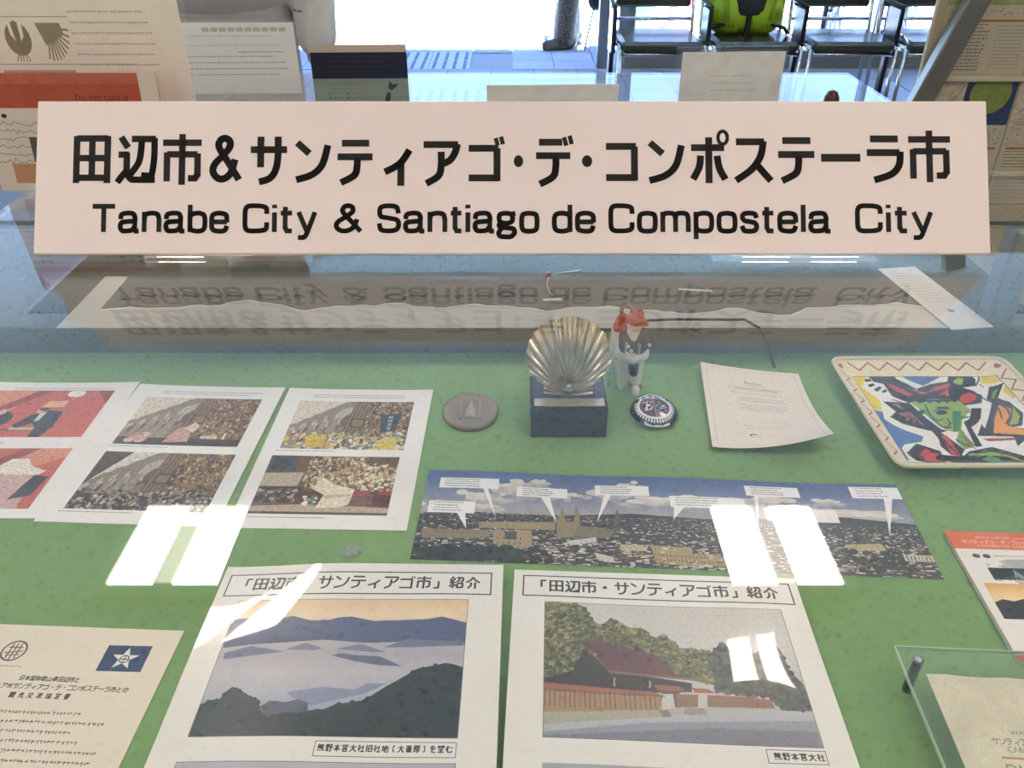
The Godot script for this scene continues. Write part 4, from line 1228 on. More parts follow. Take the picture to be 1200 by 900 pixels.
func _ready() -> void:
	# ---------------------------------------------------------------- camera, sky, sun, exposure
	var cam := Camera3D.new()
	cam.name = "camera"
	add_child(cam)
	cam.position = Vector3(0, 1.278, 0)
	cam.rotation_degrees = Vector3(-32.6, 0, 0)
	cam.fov = rad_to_deg(2.0 * atan(450.0 / 970.0))
	cam.near = 0.02
	cam.far = 200.0
	cam.current = true
	var env := Environment.new()
	env.tonemap_mode = Environment.TONE_MAPPER_LINEAR
	env.tonemap_exposure = 1.46
	env.background_mode = Environment.BG_SKY
	var sky := ProceduralSkyMaterial.new()
	sky.sky_top_color = Color("5f93f0")
	sky.sky_horizon_color = Color("c3dcff")
	sky.ground_bottom_color = Color("8d97a5")
	sky.ground_horizon_color = Color("b8c8de")
	sky.sun_angle_max = 0.0
	sky.energy_multiplier = 2.6
	env.sky = Sky.new()
	env.sky.sky_material = sky
	env.sdfgi_enabled = true
	env.ssao_enabled = true
	env.ssil_enabled = true
	var world := WorldEnvironment.new()
	world.name = "world"
	world.environment = env
	add_child(world)
	var sun := DirectionalLight3D.new()
	sun.name = "sun"
	sun.light_color = Color("c0e2ff")
	sun.light_energy = 70.0
	sun.light_angular_distance = 0.5
	sun.shadow_enabled = true
	sun.rotation_degrees = Vector3(-78, 8, 0)
	add_child(sun)

	# ---------------------------------------------------------------- materials
	var clear := glass("e8f4f0", 0.008)
	var green_glass := glass("cfe8dc", 0.006)
	var chrome := mat("c8ccd0", 0.18, 1.0)
	var steel := mat("8b9096", 0.4, 0.8)
	var ink_black := mat("100a08", 0.75)
	var wall_paint := mottled(0.02, 3, "aba59b", "b6b0a6", 1.5, 0.85)
	var dark_grey := mat("55524e", 0.7)

	# ---------------------------------------------------------------- the room
	var flo := struct("floor", boxed(Vector3(-4.2, -0.2, FRONT), Vector3(4.2, -0.012, 3.2)), mat("5f5b56", 0.6))
	var tile_m := [mottled(0.03, 21, "7d7f84", "8c8e93", 0.8, 0.45), mottled(0.03, 22, "84868b", "94969b", 0.8, 0.45)]
	var tile := boxed(Vector3(-0.147, -0.012, -0.147), Vector3(0.147, 0.0, 0.147), 0.002)
	for i in 17:
		for j in 5:
			var o := obj("tile", tile, tile_m[(i * 7 + j * 3) % 2], flo)
			o.position = Vector3(-2.4 + i * 0.3, 0, FRONT + 0.16 + j * 0.3)
	var near_floor := obj("near_flooring", boxed(Vector3(-4.2, -0.012, FRONT + 1.52), Vector3(4.2, 0.0, 3.2)), mottled(0.03, 23, "5e5954", "6a655f", 1.0, 0.5), flo)
	near_floor.name = "near_flooring"
	obj("side_flooring", boxed(Vector3(-4.2, -0.012, FRONT), Vector3(-2.553, 0.0, FRONT + 1.517)), mat("77797d", 0.5), flo)
	obj("side_flooring", boxed(Vector3(2.553, -0.012, FRONT), Vector3(4.2, 0.0, FRONT + 1.517)), mat("77797d", 0.5), flo)
	var speck := Canvas.new(500, 500, 1.0, "cdcbc5")
	speck.spots(["5f5c56", "76736c", "4a4742"], 0, 0, 500, 500, 1300, 1.0, 3.6, 0.5, 14)
	var ceil_m := mat("ffffff", 0.9)
	ceil_m.albedo_texture = speck.texture()
	ceil_m.uv1_triplanar = true
	ceil_m.uv1_scale = Vector3.ONE / 1.5
	struct("ceiling", boxed(Vector3(-4.3, CEILING, FRONT), Vector3(4.3, CEILING + 0.3, 3.3)), ceil_m)
	struct("wall_left", boxed(Vector3(-4.3, -0.2, FRONT), Vector3(-4.2, CEILING, 3.3)), wall_paint)
	struct("wall_right", boxed(Vector3(4.2, -0.2, FRONT), Vector3(4.3, CEILING, 3.3)), wall_paint)
	struct("wall_back", boxed(Vector3(-4.3, -0.2, 3.2), Vector3(4.3, CEILING, 3.3)), wall_paint)
	struct("wall_front", boxed(Vector3(-4.3, -0.2, FRONT - 0.12), Vector3(-4.1, CEILING + 0.3, FRONT)), wall_paint)
	var header := struct("trim_1", boxed(Vector3(-4.1, 2.48, FRONT - 0.12), Vector3(4.3, CEILING + 0.3, FRONT)), wall_paint)
	header.name = "trim_1"
	# door posts and the shop window beside the open doorway
	for p in [[-2.6, 0.09], [-2.38, 0.07], [0.6, 0.07], [0.74, 0.06]]:
		struct("door_frame_post", boxed(Vector3(p[0], 0.0, FRONT - 0.1), Vector3(p[0] + p[1], 2.48, FRONT - 0.02), 0.004), steel)
	var win := thing("window_1", "", "")
	win.remove_meta("label")
	win.remove_meta("category")
	win.set_meta("kind", "structure")
	obj("sill", boxed(Vector3(0.8, 0.0, FRONT - 0.1), Vector3(4.2, 0.12, FRONT - 0.02), 0.004), mat("6f6a64", 0.6), win)
	for x in [0.8, 2.5, 4.14]:
		obj("mullion", boxed(Vector3(x, 0.12, FRONT - 0.09), Vector3(x + 0.05, 2.48, FRONT - 0.03), 0.003), steel, win)
	obj("pane", boxed(Vector3(0.85, 0.12, FRONT - 0.064), Vector3(2.5, 2.48, FRONT - 0.058)), clear, win)
	obj("pane", boxed(Vector3(2.55, 0.12, FRONT - 0.064), Vector3(4.14, 2.48, FRONT - 0.058)), clear, win)
	var win2 := thing("window_2", "", "")
	win2.remove_meta("label")
	win2.remove_meta("category")
	win2.set_meta("kind", "structure")
	obj("sill", boxed(Vector3(-4.1, 0.0, FRONT - 0.1), Vector3(-2.6, 0.12, FRONT - 0.02), 0.004), mat("6f6a64", 0.6), win2)
	obj("mullion", boxed(Vector3(-4.1, 0.12, FRONT - 0.09), Vector3(-4.05, 2.48, FRONT - 0.03), 0.003), steel, win2)
	obj("pane", boxed(Vector3(-4.05, 0.12, FRONT - 0.064), Vector3(-2.6, 2.48, FRONT - 0.058)), clear, win2)
	# ground outside: paving, tactile blocks, a manhole
	var pave := struct("pavement", boxed(Vector3(-9, -0.25, -24), Vector3(9, -0.012, FRONT - 0.003)), mat("8f9094", 0.8))
	var pave_m := [mottled(0.03, 31, "9a9da3", "a8abb1", 0.8, 0.75), mottled(0.03, 32, "a2a5ab", "b0b3b9", 0.8, 0.75)]
	for i in 18:
		for j in 9:
			var x := -2.55 + i * 0.3
			var z := FRONT - 0.155 - j * 0.3
			if j < 2 and x > -0.8 and x < -0.1:
				continue
			var o := obj("paver", tile, pave_m[(i * 5 + j * 3) % 2], pave)
			o.position = Vector3(x, 0, z)
	var tactile_m := mat("b9bbb4", 0.7)
	var bar_m := mat("4d5f7a", 0.6)
	for i in 2:
		for j in 2:
			var t := obj("tactile_block", tile, tactile_m, pave)
			t.position = Vector3(-0.6 + i * 0.3 - 0.15, 0, FRONT - 0.155 - j * 0.3)
			for q in 4:
				var bar := obj("bar", boxed(Vector3(-0.012, 0, -0.13), Vector3(0.012, 0.005, 0.13), 0.002), bar_m, t)
				bar.position = Vector3(-0.11 + q * 0.073, 0, 0)
	for i in 2:
		var t := obj("tactile_block", tile, tactile_m, flo)
		t.position = Vector3(-0.55 + i * 0.3, 0.003, FRONT + 0.76)
		var dot := boxed(Vector3(-0.016, 0, -0.016), Vector3(0.016, 0.005, 0.016), 0.004)
		for q in 16:
			var d := obj("dot", dot, bar_m, t)
			d.position = Vector3(-0.11 + (q % 4) * 0.073, 0, -0.11 + (q / 4) * 0.073)
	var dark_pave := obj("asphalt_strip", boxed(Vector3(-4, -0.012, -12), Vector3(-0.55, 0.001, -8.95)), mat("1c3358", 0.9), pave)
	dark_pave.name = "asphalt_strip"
	var mh := thing("manhole_cover", "round blue manhole cover with pale ring set in the sunny pavement", "manhole cover", Vector3(-1.32, 0.001, -9.2))
	var lid := Build.new()
	lid.lathe([Vector2(0, 0), Vector2(0.34, 0), Vector2(0.34, 0.006), Vector2(0, 0.006)], 32)
	obj("lid", lid.done(), mat("0c2a78", 0.6), mh)
	var rim := Build.new()
	rim.lathe([Vector2(0.345, 0), Vector2(0.46, 0), Vector2(0.46, 0.006), Vector2(0.345, 0.006)], 32)
	obj("ring", rim.done(), mat("b8c2cc", 0.6), mh)
	# ceiling lights: square recessed fixtures with two glowing windows each
	var glow := mat("ffffff", 0.6)
	glow.emission_enabled = true
	glow.emission = Color("fff0dd")
	glow.emission_energy_multiplier = 20.0
	var housing := mat("e8e6e0", 0.5)
	var nth := ["left of the two nearest", "right of the two nearest"]
	for row in 3:
		for col in 4:
			var at := Vector3(-3.11 + col * 1.995, CEILING, 1.94 - row * 2.0)
			var where: String = ["behind the photographer", "above the display case", "mirrored in the case glass", "near the street door"][row]
			var side: String = ["far left", "left", "right", "far right"][col]
			var t := thing("ceiling_light", "square twin-tube ceiling light, %s one of the row %s" % [side, where], "ceiling light", at, 0.0, "square ceiling lights")
			var fr := Build.new()
			fr.box(Vector3(-0.22, -0.03, -0.215), Vector3(-0.178, -0.001, 0.215), 0.003)
			fr.box(Vector3(0.178, -0.03, -0.215), Vector3(0.22, -0.001, 0.215), 0.003)
			fr.box(Vector3(-0.178, -0.03, -0.215), Vector3(0.178, -0.001, -0.187), 0.003)
			fr.box(Vector3(-0.178, -0.03, 0.187), Vector3(0.178, -0.001, 0.215), 0.003)
			fr.box(Vector3(-0.03, -0.03, -0.187), Vector3(0.03, -0.001, 0.187), 0.003)
			obj("frame", fr.done(), housing, t)
			for s in [-1.0, 1.0]:
				obj("light_panel", boxed(Vector3(s * 0.104 - 0.073, -0.02, -0.186), Vector3(s * 0.104 + 0.073, -0.002, 0.186)), glow, t)
			var l := AreaLight3D.new()
			l.name = "lamp"
			l.area_size = Vector2(0.35, 0.37)
			l.light_color = Color("fff0dd")
			l.light_energy = 0.12
			l.shadow_enabled = true
			l.rotation_degrees.x = -90
			l.position.y = -0.034
			t.add_child(l)

	# ---------------------------------------------------------------- showcases
	var felt := mottled(0.05, 41, "74985a", "7d9f62", 0.35, 0.85)
	felt.heightmap_enabled = false
	var case := thing("display_case", "long glass-topped showcase lined with green cloth, nearest the viewer", "display case", Vector3.ZERO)
	var white_lam := mat("b9b6ae", 0.5)
	obj("cabinet", boxed(Vector3(-0.95, 0.0, -0.84), Vector3(0.95, 0.78, -0.09)), white_lam, case)
	obj("green_lining", boxed(Vector3(-0.93, 0.78, -0.808), Vector3(0.93, G, -0.112)), felt, case)
	obj("back_rail", boxed(Vector3(-0.93, 0.78, -0.843), Vector3(0.93, 0.836, -0.8085), 0.002), mottled(0.2, 43, "575e5b", "666d69", 0.1, 0.5), case)
	obj("front_rail", boxed(Vector3(-0.95, 0.7805, -0.108), Vector3(0.95, TOP - 0.0042, -0.09), 0.002), steel, case)
	for s in [-1.0, 1.0]:
		obj("end_pane", boxed(Vector3(s * 0.94 - 0.003, G, -0.805), Vector3(s * 0.94 + 0.003, TOP - 0.0042, -0.112)), clear, case)
	obj("corner_post", boxed(Vector3(0.53, 0.8365, -0.842), Vector3(0.56, TOP - 0.0042, -0.815), 0.003), mat("7c8a98", 0.45, 0.3), case)
	obj("corner_post", boxed(Vector3(-0.95, 0.8365, -0.842), Vector3(-0.92, TOP - 0.0042, -0.815), 0.003), mat("7c8a98", 0.45, 0.3), case)
	obj("glass_top", boxed(Vector3(-0.95, TOP - 0.0038, -0.832), Vector3(0.95, TOP, -0.09)), green_glass, case)
	var edge := mat("1f3b33", 0.25)
	obj("glass_edge", boxed(Vector3(-0.95, TOP - 0.0038, -0.8335), Vector3(0.95, TOP, -0.8322)), edge, case)

	var rear := thing("display_case", "second glass-topped showcase behind the sign, carrying leaflet stands", "display case", Vector3.ZERO)
	obj("cabinet", boxed(Vector3(-0.56, 0.0, -1.54), Vector3(0.6, 0.80, -0.8445)), mat("8a857c", 0.6), rear)
	obj("dark_lining", boxed(Vector3(-0.555, 0.80, -1.53), Vector3(0.595, 0.836, -0.8445)), mottled(0.08, 44, "2c3a30", "46584a", 0.12, 0.85), rear)
	for s in [-0.557, 0.597]:
		obj("end_pane", boxed(Vector3(s - 0.003, 0.836, -1.53), Vector3(s + 0.003, TOP - 0.0042, -0.845)), clear, rear)
	obj("back_pane", boxed(Vector3(-0.55, 0.836, -1.54), Vector3(0.59, TOP - 0.0042, -1.534)), clear, rear)
	obj("glass_top", boxed(Vector3(-0.56, TOP - 0.0038, -1.545), Vector3(0.6, TOP, -0.838)), green_glass, rear)

	# torn paper on the ledge behind the green cloth
	var white_strip := lay("backing_paper", sheet_mesh(1.02, 0.132, 0.0004, flat, 2, 2), mat("cfcdc2", 0.8), -0.505, 0.8365, -0.938, 0.0, "wide white backing paper on the ledge behind the green cloth", "paper")
	white_strip.position.y = 0.8362
	var rr := RandomNumberGenerator.new()
	rr.seed = 12
	var wave := FastNoiseLite.new()
	wave.seed = 4
	wave.frequency = 6.0
	wave.fractal_octaves = 4
	var tear := thing("torn_paper", "grey-brown handmade paper with a torn wavy front edge", "paper", Vector3(0, 0.8368, 0))
	for layer in 2:     # the pale torn fibres show as a margin under the toned face
		var torn := PackedVector2Array([Vector2(-0.475, -0.936), Vector2(0.47, -0.936)])
		for i in 121:
			var x := 0.475 - i * 0.0079
			torn.append(Vector2(x, -0.856 + 0.034 * wave.get_noise_1d(x) + rr.randf_range(-0.0007, 0.0007) + (0.0035 + 0.0025 * wave.get_noise_1d(x * 3.0 + 5.0) if layer == 0 else 0.0)))
		var tb := Build.new()
		tb.slab(torn, 0.0006 * layer, 0.0006 * layer + 0.0006)
		obj("face" if layer == 1 else "torn_margin", tb.done(), mottled(0.05, 45, "5b594f", "6d6b60", 0.2, 0.85) if layer == 1 else mat("e6e2d8", 0.9), tear)
	var strip_c := Canvas.new(60, 160, 4.0, "dedad0")
	strip_c.print_lines("8d897f", 10, 16, 40, 12, 7.0, 3.0, 121)
	strip_c.oval("8d897f", 30, 118, 5, 4)
	lay("text_strip", sheet_mesh(0.05, 0.16, 0.0004, flat, 2, 2), printed(strip_c), 0.46, 0.8388, -0.955, -8.0, "narrow printed paper strip at the right end of the torn paper", "paper")
	var thread := thing("pin_with_thread", "red bead pin with a pale thread lying below the sign's middle", "pin", Vector3(0.045, 0.8386, -0.93))
	var bead := Build.new(true)
	bead.lathe([Vector2(0, 0), Vector2(0.003, 0.001), Vector2(0.004, 0.004), Vector2(0.003, 0.007), Vector2(0, 0.008)], 12)
	obj("bead", bead.done(), mat("9c3b40", 0.35), thread)
	obj("needle", tubed([Vector3(0.003, 0.004, 0), Vector3(0.04, 0.006, -0.008)], 0.0012, 6), mat("c8c6c0", 0.3, 0.6), thread)
	obj("thread", tubed([Vector3(0, 0.003, 0.002), Vector3(-0.003, 0.001, 0.02), Vector3(0.0, 0.001, 0.045), Vector3(0.004, 0.001, 0.05)], 0.0008, 5), mat("d8d6ce", 0.6), thread)
	lay("tape_scrap", sheet_mesh(0.022, 0.006, 0.0004, flat, 2, 2), mat("dcdad2", 0.5), 0.036, 0.8388, -0.872, -6.0, "small white paper scrap under the red pin", "scrap")
	lay("tape_scrap", sheet_mesh(0.04, 0.005, 0.0004, flat, 2, 2), mat("dcdad2", 0.5), 0.2, 0.8388, -0.90, 7.0, "thin white paper sliver right of the red pin", "scrap")

	# ---------------------------------------------------------------- the sign
	var sign := thing("sign_board", "long pale pink bilingual name board leaning back on the glass", "sign", Vector3(0, 0.962, -0.7213))
	sign.rotation.x = -deg_to_rad(35.5)
	obj("panel", boxed(Vector3(-0.45, 0.0, -0.006), Vector3(0.45, 0.1462, 0.0), 0.0008), mat("eeded8", 0.5), sign)
	var put := func(called: String, polys: Array) -> void:
		var b := Build.new()
		for p in polys:
			var q: PackedVector2Array = p
			for i in range(1, q.size() - 1):
				b.tri(Vector3(q[0].x, q[0].y, 0.0003) , Vector3(q[i].x, q[i].y, 0.0003), Vector3(q[i + 1].x, q[i + 1].y, 0.0003), Vector3.BACK)
		obj(called, b.done(), ink_black, sign)
	var upper := []
	for g in [["田", -415.6, -378.1, 66.2, 115.3], ["辺", -373.7, -335.3, 66.2, 115.3], ["市", -331.0, -292.5, 64.5, 115.3], ["&", -286.0, -256.1, 68.6, 112.8], ["サ", -248.1, -211.7, 66.2, 112.8], ["ン", -205.4, -171.2, 67.0, 109.5], ["テ", -165.9, -130.8, 65.3, 109.5], ["ィ", -121.6, -94.4, 63.7, 101.3], ["ア", -84.6, -49.3, 64.5, 109.5], ["ゴ", -41.9, -6.5, 67.8, 112.8], ["・", 1.6, 10.5, 82.5, 94.0], ["デ", 21.7, 58.2, 63.7, 113.7], ["・", 66.1, 75.8, 82.5, 94.0], ["コ", 87.8, 118.7, 68.6, 107.1], ["ン", 128.1, 163.2, 66.2, 109.5], ["ポ", 168.3, 204.4, 66.2, 116.1], ["ス", 209.4, 246.4, 67.0, 111.2], ["テ", 250.5, 286.8, 67.0, 112.0], ["ー", 292.0, 329.2, 88.2, 94.8], ["ラ", 334.3, 370.0, 67.8, 113.7], ["市", 373.7, 415.4, 67.0, 118.6]]:
		var w: float = 7.6
		var box_w: float = g[2] - g[1]
		var box_h: float = g[4] - g[3]
		if g[0] == "・":
			ink(glyphs[g[0]], Vector2(g[1], g[4]) / 1000.0, Vector2(box_w, -box_h) / 1000.0, w / 1000.0, upper)
		elif g[0] == "ー":
			ink(glyphs[g[0]], Vector2(g[1], g[4]) / 1000.0, Vector2(box_w, -box_h) / 1000.0, w / 1000.0, upper)
		else:
			ink(glyphs[g[0]], Vector2(g[1] + 1.0, g[4] - 1.0) / 1000.0, Vector2(box_w - 2.0, -(box_h - 2.0)) / 1000.0, (6.2 if g[0] in ["田", "辺", "市"] else 6.6) / 1000.0, upper)
	put.call("japanese_lettering", upper)
	var lower := []
	for g in [["Tanabe", -395.1, -267.1, 20.6, 46.6], ["City", -253.0, -184.2, 20.6, 46.6], ["&", -167.0, -142.4, 20.6, 46.6], ["Santiago", -126.1, 24.9, 20.6, 46.6], ["de", 38.5, 78.0, 20.6, 46.6], ["Compostela", 91.5, 299.2, 20.6, 46.6], ["City", 323.6, 395.8, 20.6, 46.6]]:
		var word: String = g[0]
		var total := -16.0
		for ch in word:
			total += latin[ch][0] + 16.0
		var sx: float = (g[2] - g[1]) / total / 1000.0
		var x: float = g[1] / 1000.0
		for ch in word:
			ink(latin[ch][1], Vector2(x, g[4] / 1000.0), Vector2(sx * 100.0, -(g[4] - g[3]) / 1000.0), 0.0046, lower)
			x += (latin[ch][0] + 16.0) * sx
	put.call("english_lettering", lower)
	for s in [-1.0, 1.0]:
		var e := thing("acrylic_easel", "clear acrylic easel under the %s half of the name board" % ("left" if s < 0 else "right"), "easel", Vector3(s * 0.268, TOP + 0.0003, -0.7213), 0.0, "easels under the name board")
		obj("base_plate", boxed(Vector3(-0.078, 0, -0.085), Vector3(0.078, 0.0055, 0.004), 0.001), clear, e)
		obj("lip", boxed(Vector3(-0.078, 0.0056, -0.008), Vector3(0.078, 0.0105, 0.004), 0.001), clear, e)
		var back := Build.new()
		back.xf = Transform3D(Basis(Vector3.RIGHT, -deg_to_rad(35.5)), Vector3(0, 0.0117, -0.001))
		back.box(Vector3(-0.06, 0.0, -0.0105), Vector3(0.06, 0.11, -0.0075), 0.0008)
		obj("back_plate", back.done(), clear, e)

	# ---------------------------------------------------------------- papers on the green cloth
	var gloss := 0.5
	var page_rise := func(u: float, v: float) -> float: return 0.0012 * pow(absf(u - 0.5) * 2.0, 3.0) * (1.0 - v) + 0.0003
	var g1 := "photo pages at the left of the case"
	lay("photo_page", sheet_mesh(0.157, 0.214, 0.0003, page_rise), printed(photo_page(0), gloss), -0.5535, G, -0.7445, 0.0, "white page with two red-toned photos of men at a signing", "photo page", g1)
	lay("photo_page", sheet_mesh(0.156, 0.214, 0.0003, page_rise), printed(photo_page(1), gloss), -0.3945, G + 0.0001, -0.7405, 2.6, "white page with two church interior photos, middle of three", "photo page", g1)
	lay("photo_page", sheet_mesh(0.1515, 0.214, 0.0003, page_rise), printed(photo_page(2), gloss), -0.2341, G + 0.0001, -0.7327, 1.4, "white page with a dark banner photo above a white draped cloth photo", "photo page", g1)
	var film_bump := noise_map(0.016, 61, "000000", "ffffff", 512)
	for kind in 2:
		var m := printed(laminated_page(kind), 0.32)
		m.clearcoat_enabled = true
		m.clearcoat = 1.0
		m.clearcoat_roughness = 0.02
		m.heightmap_enabled = true
		m.heightmap_texture = film_bump
		m.heightmap_scale = 0.02
		var bow := func(u: float, v: float) -> float: return 0.0016 * sin(u * 9.0 + v * 4.0) * sin(v * 7.0) * (0.3 + absf(u - 0.5)) + 0.0018 + (0.006 * smoothstep(0.0, 0.1, u * 0.217) * (1.0 - v) if kind == 0 else 0.0045 * smoothstep(0.0, 0.45, v))
		if kind == 0:
			lay("laminated_page", sheet_mesh(0.217, 0.304, 0.0006, bow, 24, 30), m, -0.2236, G, -0.4715, 0.98, "glossy laminated page with a photo of misty mountains", "laminated page", "laminated town pages")
		else:
			lay("laminated_page", sheet_mesh(0.217, 0.304, 0.0006, bow, 24, 30), m, 0.002, G, -0.4688, 2.6, "glossy laminated page with a photo of a wooden shrine", "laminated page", "laminated town pages")
	var ripple := func(u: float, v: float) -> float: return 0.0016 * (1.0 - v) * (0.5 + 0.5 * sin(u * 14.0)) + 0.0003
	lay("panorama_print", sheet_mesh(0.418, 0.113, 0.0003, ripple, 40, 6), printed(panorama_page(), 0.4), -0.0757, G, -0.595, 3.0, "long panorama photo of an old town skyline with white captions", "panorama print")
	lay("agreement_page", sheet_mesh(0.21, 0.297, 0.0003, flat, 4, 6), printed(agreement_page(), 0.6), -0.4476, G + 0.0003, -0.4190, 2.6, "cream agreement document with a blue star flag", "document")
	var curl := func(u: float, v: float) -> float: return 0.03 * pow(clampf((u + v - 1.0), 0.0, 1.0), 2.0) + 0.008 * pow(1.0 - u, 2.0) * (1.0 - v) + 0.006 * (1.0 - u) * v + 0.0003
	lay("certificate", sheet_mesh(0.106, 0.152, 0.0003, curl, 16, 20), printed(certificate_page(), 0.6), 0.2055, G, -0.7745, 6.5, "small curling cream certificate left of the painted plate", "certificate")
	var br := thing("brochure", "orange-headed brochure with a sunset photo at the right edge", "brochure", Vector3(0.3571, G, -0.5104), -deg_to_rad(2.6))
	var bc := printed(brochure_page(), 0.35)
	var cover := obj("cover", sheet_mesh(0.105, 0.13, 0.0004, flat, 2, 2), bc, br)
	cover.position.y = 0.0042
	obj("pages", boxed(Vector3(0.0005, 0.0, 0.0005), Vector3(0.1045, 0.0041, 0.1295)), mat("ddd6ca", 0.7), br)

	# clear panel on standoffs over a credential sheet
	var pan := thing("document_cover", "clear acrylic document cover on a metal standoff, bottom right corner", "document cover", Vector3(0.2565, G, -0.3715), -deg_to_rad(3.2))
	obj("panel", boxed(Vector3(0.0, 0.0265, 0.0), Vector3(0.19, 0.0295, 0.235), 0.0004), glass("d8f0e0", 0.03), pan)
	var lime_edge := mat("b7d2ae", 0.3)
	obj("polished_edge", boxed(Vector3(-0.0009, 0.0266, -0.0009), Vector3(0.19, 0.0294, -0.0001), 0.0002), lime_edge, pan)
	obj("polished_edge", boxed(Vector3(-0.0009, 0.0266, 0.0), Vector3(-0.0001, 0.0294, 0.235), 0.0002), lime_edge, pan)
	for p in [[0.0105, 0.0115], [0.178, 0.0115], [0.0105, 0.222], [0.178, 0.222]]:
		var post := Build.new(true)
		post.xf.origin = Vector3(p[0], 0, p[1])
		post.lathe([Vector2(0, 0), Vector2(0.0032, 0), Vector2(0.0032, 0.0264)], 14)
		var so := obj("standoff", post.done(), mat("5f6a60", 0.35, 0.8), pan)
		var cap := Build.new(true)
		cap.xf.origin = Vector3(p[0], 0.0296, p[1])
		cap.lathe([Vector2(0.0034, 0), Vector2(0.0034, 0.002), Vector2(0.0022, 0.0032), Vector2(0, 0.0034)], 14)
		obj("cap", cap.done(), chrome, so)
	var deckle := func(u: float, v: float) -> float: return 0.0008 * sin(u * 23.0) * (1.0 - v) + 0.001
	lay("credential_sheet", sheet_mesh(0.15, 0.21, 0.0004, deckle, 12, 10), printed(credential_page(), 0.8), 0.2701, G + 0.0235, -0.353, 4.0, "cream textured credential sheet held under the clear panel", "document")

	# ---------------------------------------------------------------- keepsakes
	var bronze := mottled(0.08, 51, "84745f", "a3937c", 0.03, 0.42)
	bronze.metallic = 0.55
	bronze.uv1_world_triplanar = false
	var medal := thing("bronze_medal", "oval dark bronze medal with a doorway relief", "medal", Vector3(-0.0415, G, -0.687))
	var md := Build.new(true)
	md.lathe([Vector2(0, 0), Vector2(0.0262, 0), Vector2(0.0282, 0.001), Vector2(0.0282, 0.0045), Vector2(0.027, 0.0058), Vector2(0.0252, 0.0062), Vector2(0.024, 0.0056), Vector2(0, 0.0054)], 48, 1.0, 1.12)
	obj("disc", md.done(), bronze, medal)
	var rl := Build.new()
	for s in [-1.0, 1.0]:
		rl.box(Vector3(s * 0.0095 - 0.0011, 0.005, -0.016), Vector3(s * 0.0095 + 0.0011, 0.0074, 0.018), 0.0006)
	var arch := []
	for i in 13:
		arch.append(Vector3(-cos(PI * i / 12) * 0.0072, 0.0058, -0.014 - sin(PI * i / 12) * 0.006))
	rl.tube(arch, 0.0011, 6)
	obj("doorway_relief", rl.done(), mat("b0a294", 0.35, 0.55), medal)
	var fg := Build.new(true)
	flesh([[Vector3(0, 0.0055, 0.012), Vector3(0, 0.006, -0.006), 0.0034, 0.0026], [Vector3(0, 0.0062, -0.0105), Vector3(0, 0.0062, -0.0112), 0.0022, 0.002], [Vector3(-0.004, 0.0052, 0.013), Vector3(-0.003, 0.0055, -0.002), 0.0022, 0.0016], [Vector3(0.004, 0.0052, 0.013), Vector3(0.003, 0.0055, -0.002), 0.0022, 0.0016]], 0.0012, 0.0007, fg)
	obj("figure_relief", fg.done(), mat("b5a796", 0.35, 0.55), medal)

	var brass := mat("c6bca4", 0.22, 0.95)
	var trophy := thing("shell_trophy", "silver-gilt scallop shell trophy on a black block", "trophy", Vector3(0.0545, G, -0.675))
	obj("block", boxed(Vector3(-0.0365, 0, -0.029), Vector3(0.0365, 0.035, 0.029), 0.0012), mat("171b1e", 0.45), trophy)
	var pl_m := mat("d2c6a6", 0.25, 0.9)
	pl_m.heightmap_enabled = true
	pl_m.heightmap_texture = noise_map(0.05, 63, "000000", "ffffff", 256)
	pl_m.heightmap_scale = 0.06
	pl_m.uv1_triplanar = true
	pl_m.uv1_scale = Vector3.ONE * 30.0
	obj("name_plate", boxed(Vector3(-0.0335, 0.0351, 0.014), Vector3(0.0335, 0.0362, 0.0265), 0.0003), pl_m, trophy)
	var sh := Build.new(true)
	var shell_at := func(s: float, t: float, back: float) -> Vector3:   # t across the fan, s from hinge to rim
		var a := lerpf(-1.42, 1.42, t)
		var reach := 0.0735 * pow(cos(a), 0.72)
		var rim_wave := 1.0 + 0.014 * cos(t * 19.0 * TAU) * s
		var p := Vector3(sin(a), cos(a), 0) * reach * s * rim_wave
		p.z = 0.011 * sin(PI * minf(s * 0.9 + 0.05, 1.0)) * (1.0 - 0.35 * absf(t - 0.5)) + 0.0011 * cos(t * 19.0 * TAU) * minf(1.0, s * 2.0) - back
		return p
	var na := 152
	var ns := 18
	for i in na:
		for j in ns:
			for back in [0.0, 0.0016]:
				var q := []
				for d in [[0, 0], [1, 0], [1, 1], [0, 1]]:
					q.append(shell_at.call(float(j + d[1]) / ns, float(i + d[0]) / na, back))
				sh.st.set_smooth_group(0 if back == 0.0 else 1)
				sh.quad(q[0], q[1], q[2], q[3], Vector3.BACK if back == 0.0 else Vector3.FORWARD)
	var shell := obj("shell", sh.done(), brass, trophy)
	shell.position = Vector3(0, 0.0362, -0.002)
	shell.rotation.x = -0.2
	var ears := Build.new()
	for s in [-1.0, 1.0]:
		for i in 5:
			var y0 := 0.0005 + i * 0.0025
			ears.quad(Vector3(s * 0.002, 0.0, 0.006), Vector3(s * 0.024, y0 * 1.05, 0.0045 - 0.0012 * (i % 2)), Vector3(s * 0.024, y0 * 1.05 + 0.0026, 0.003 + 0.0012 * (i % 2)), Vector3(s * 0.002, 0.013, 0.006), Vector3.BACK)
	var er := obj("shell_ears", ears.done(), brass, trophy)
	er.position = Vector3(0, 0.0356, 0.002)
	var kn := Build.new(true)
	kn.xf.origin = Vector3(0, 0.037, 0.006)
	kn.lathe([Vector2(0, -0.002), Vector2(0.005, 0.0), Vector2(0.0075, 0.004), Vector2(0.006, 0.008), Vector2(0, 0.011)], 18, 1.0, 0.45)
	obj("umbo", kn.done(), brass, trophy)

	# porcelain figure
	var porcelain := mat("d9d6cc", 0.18)
	var navy := mat("2a3142", 0.2)
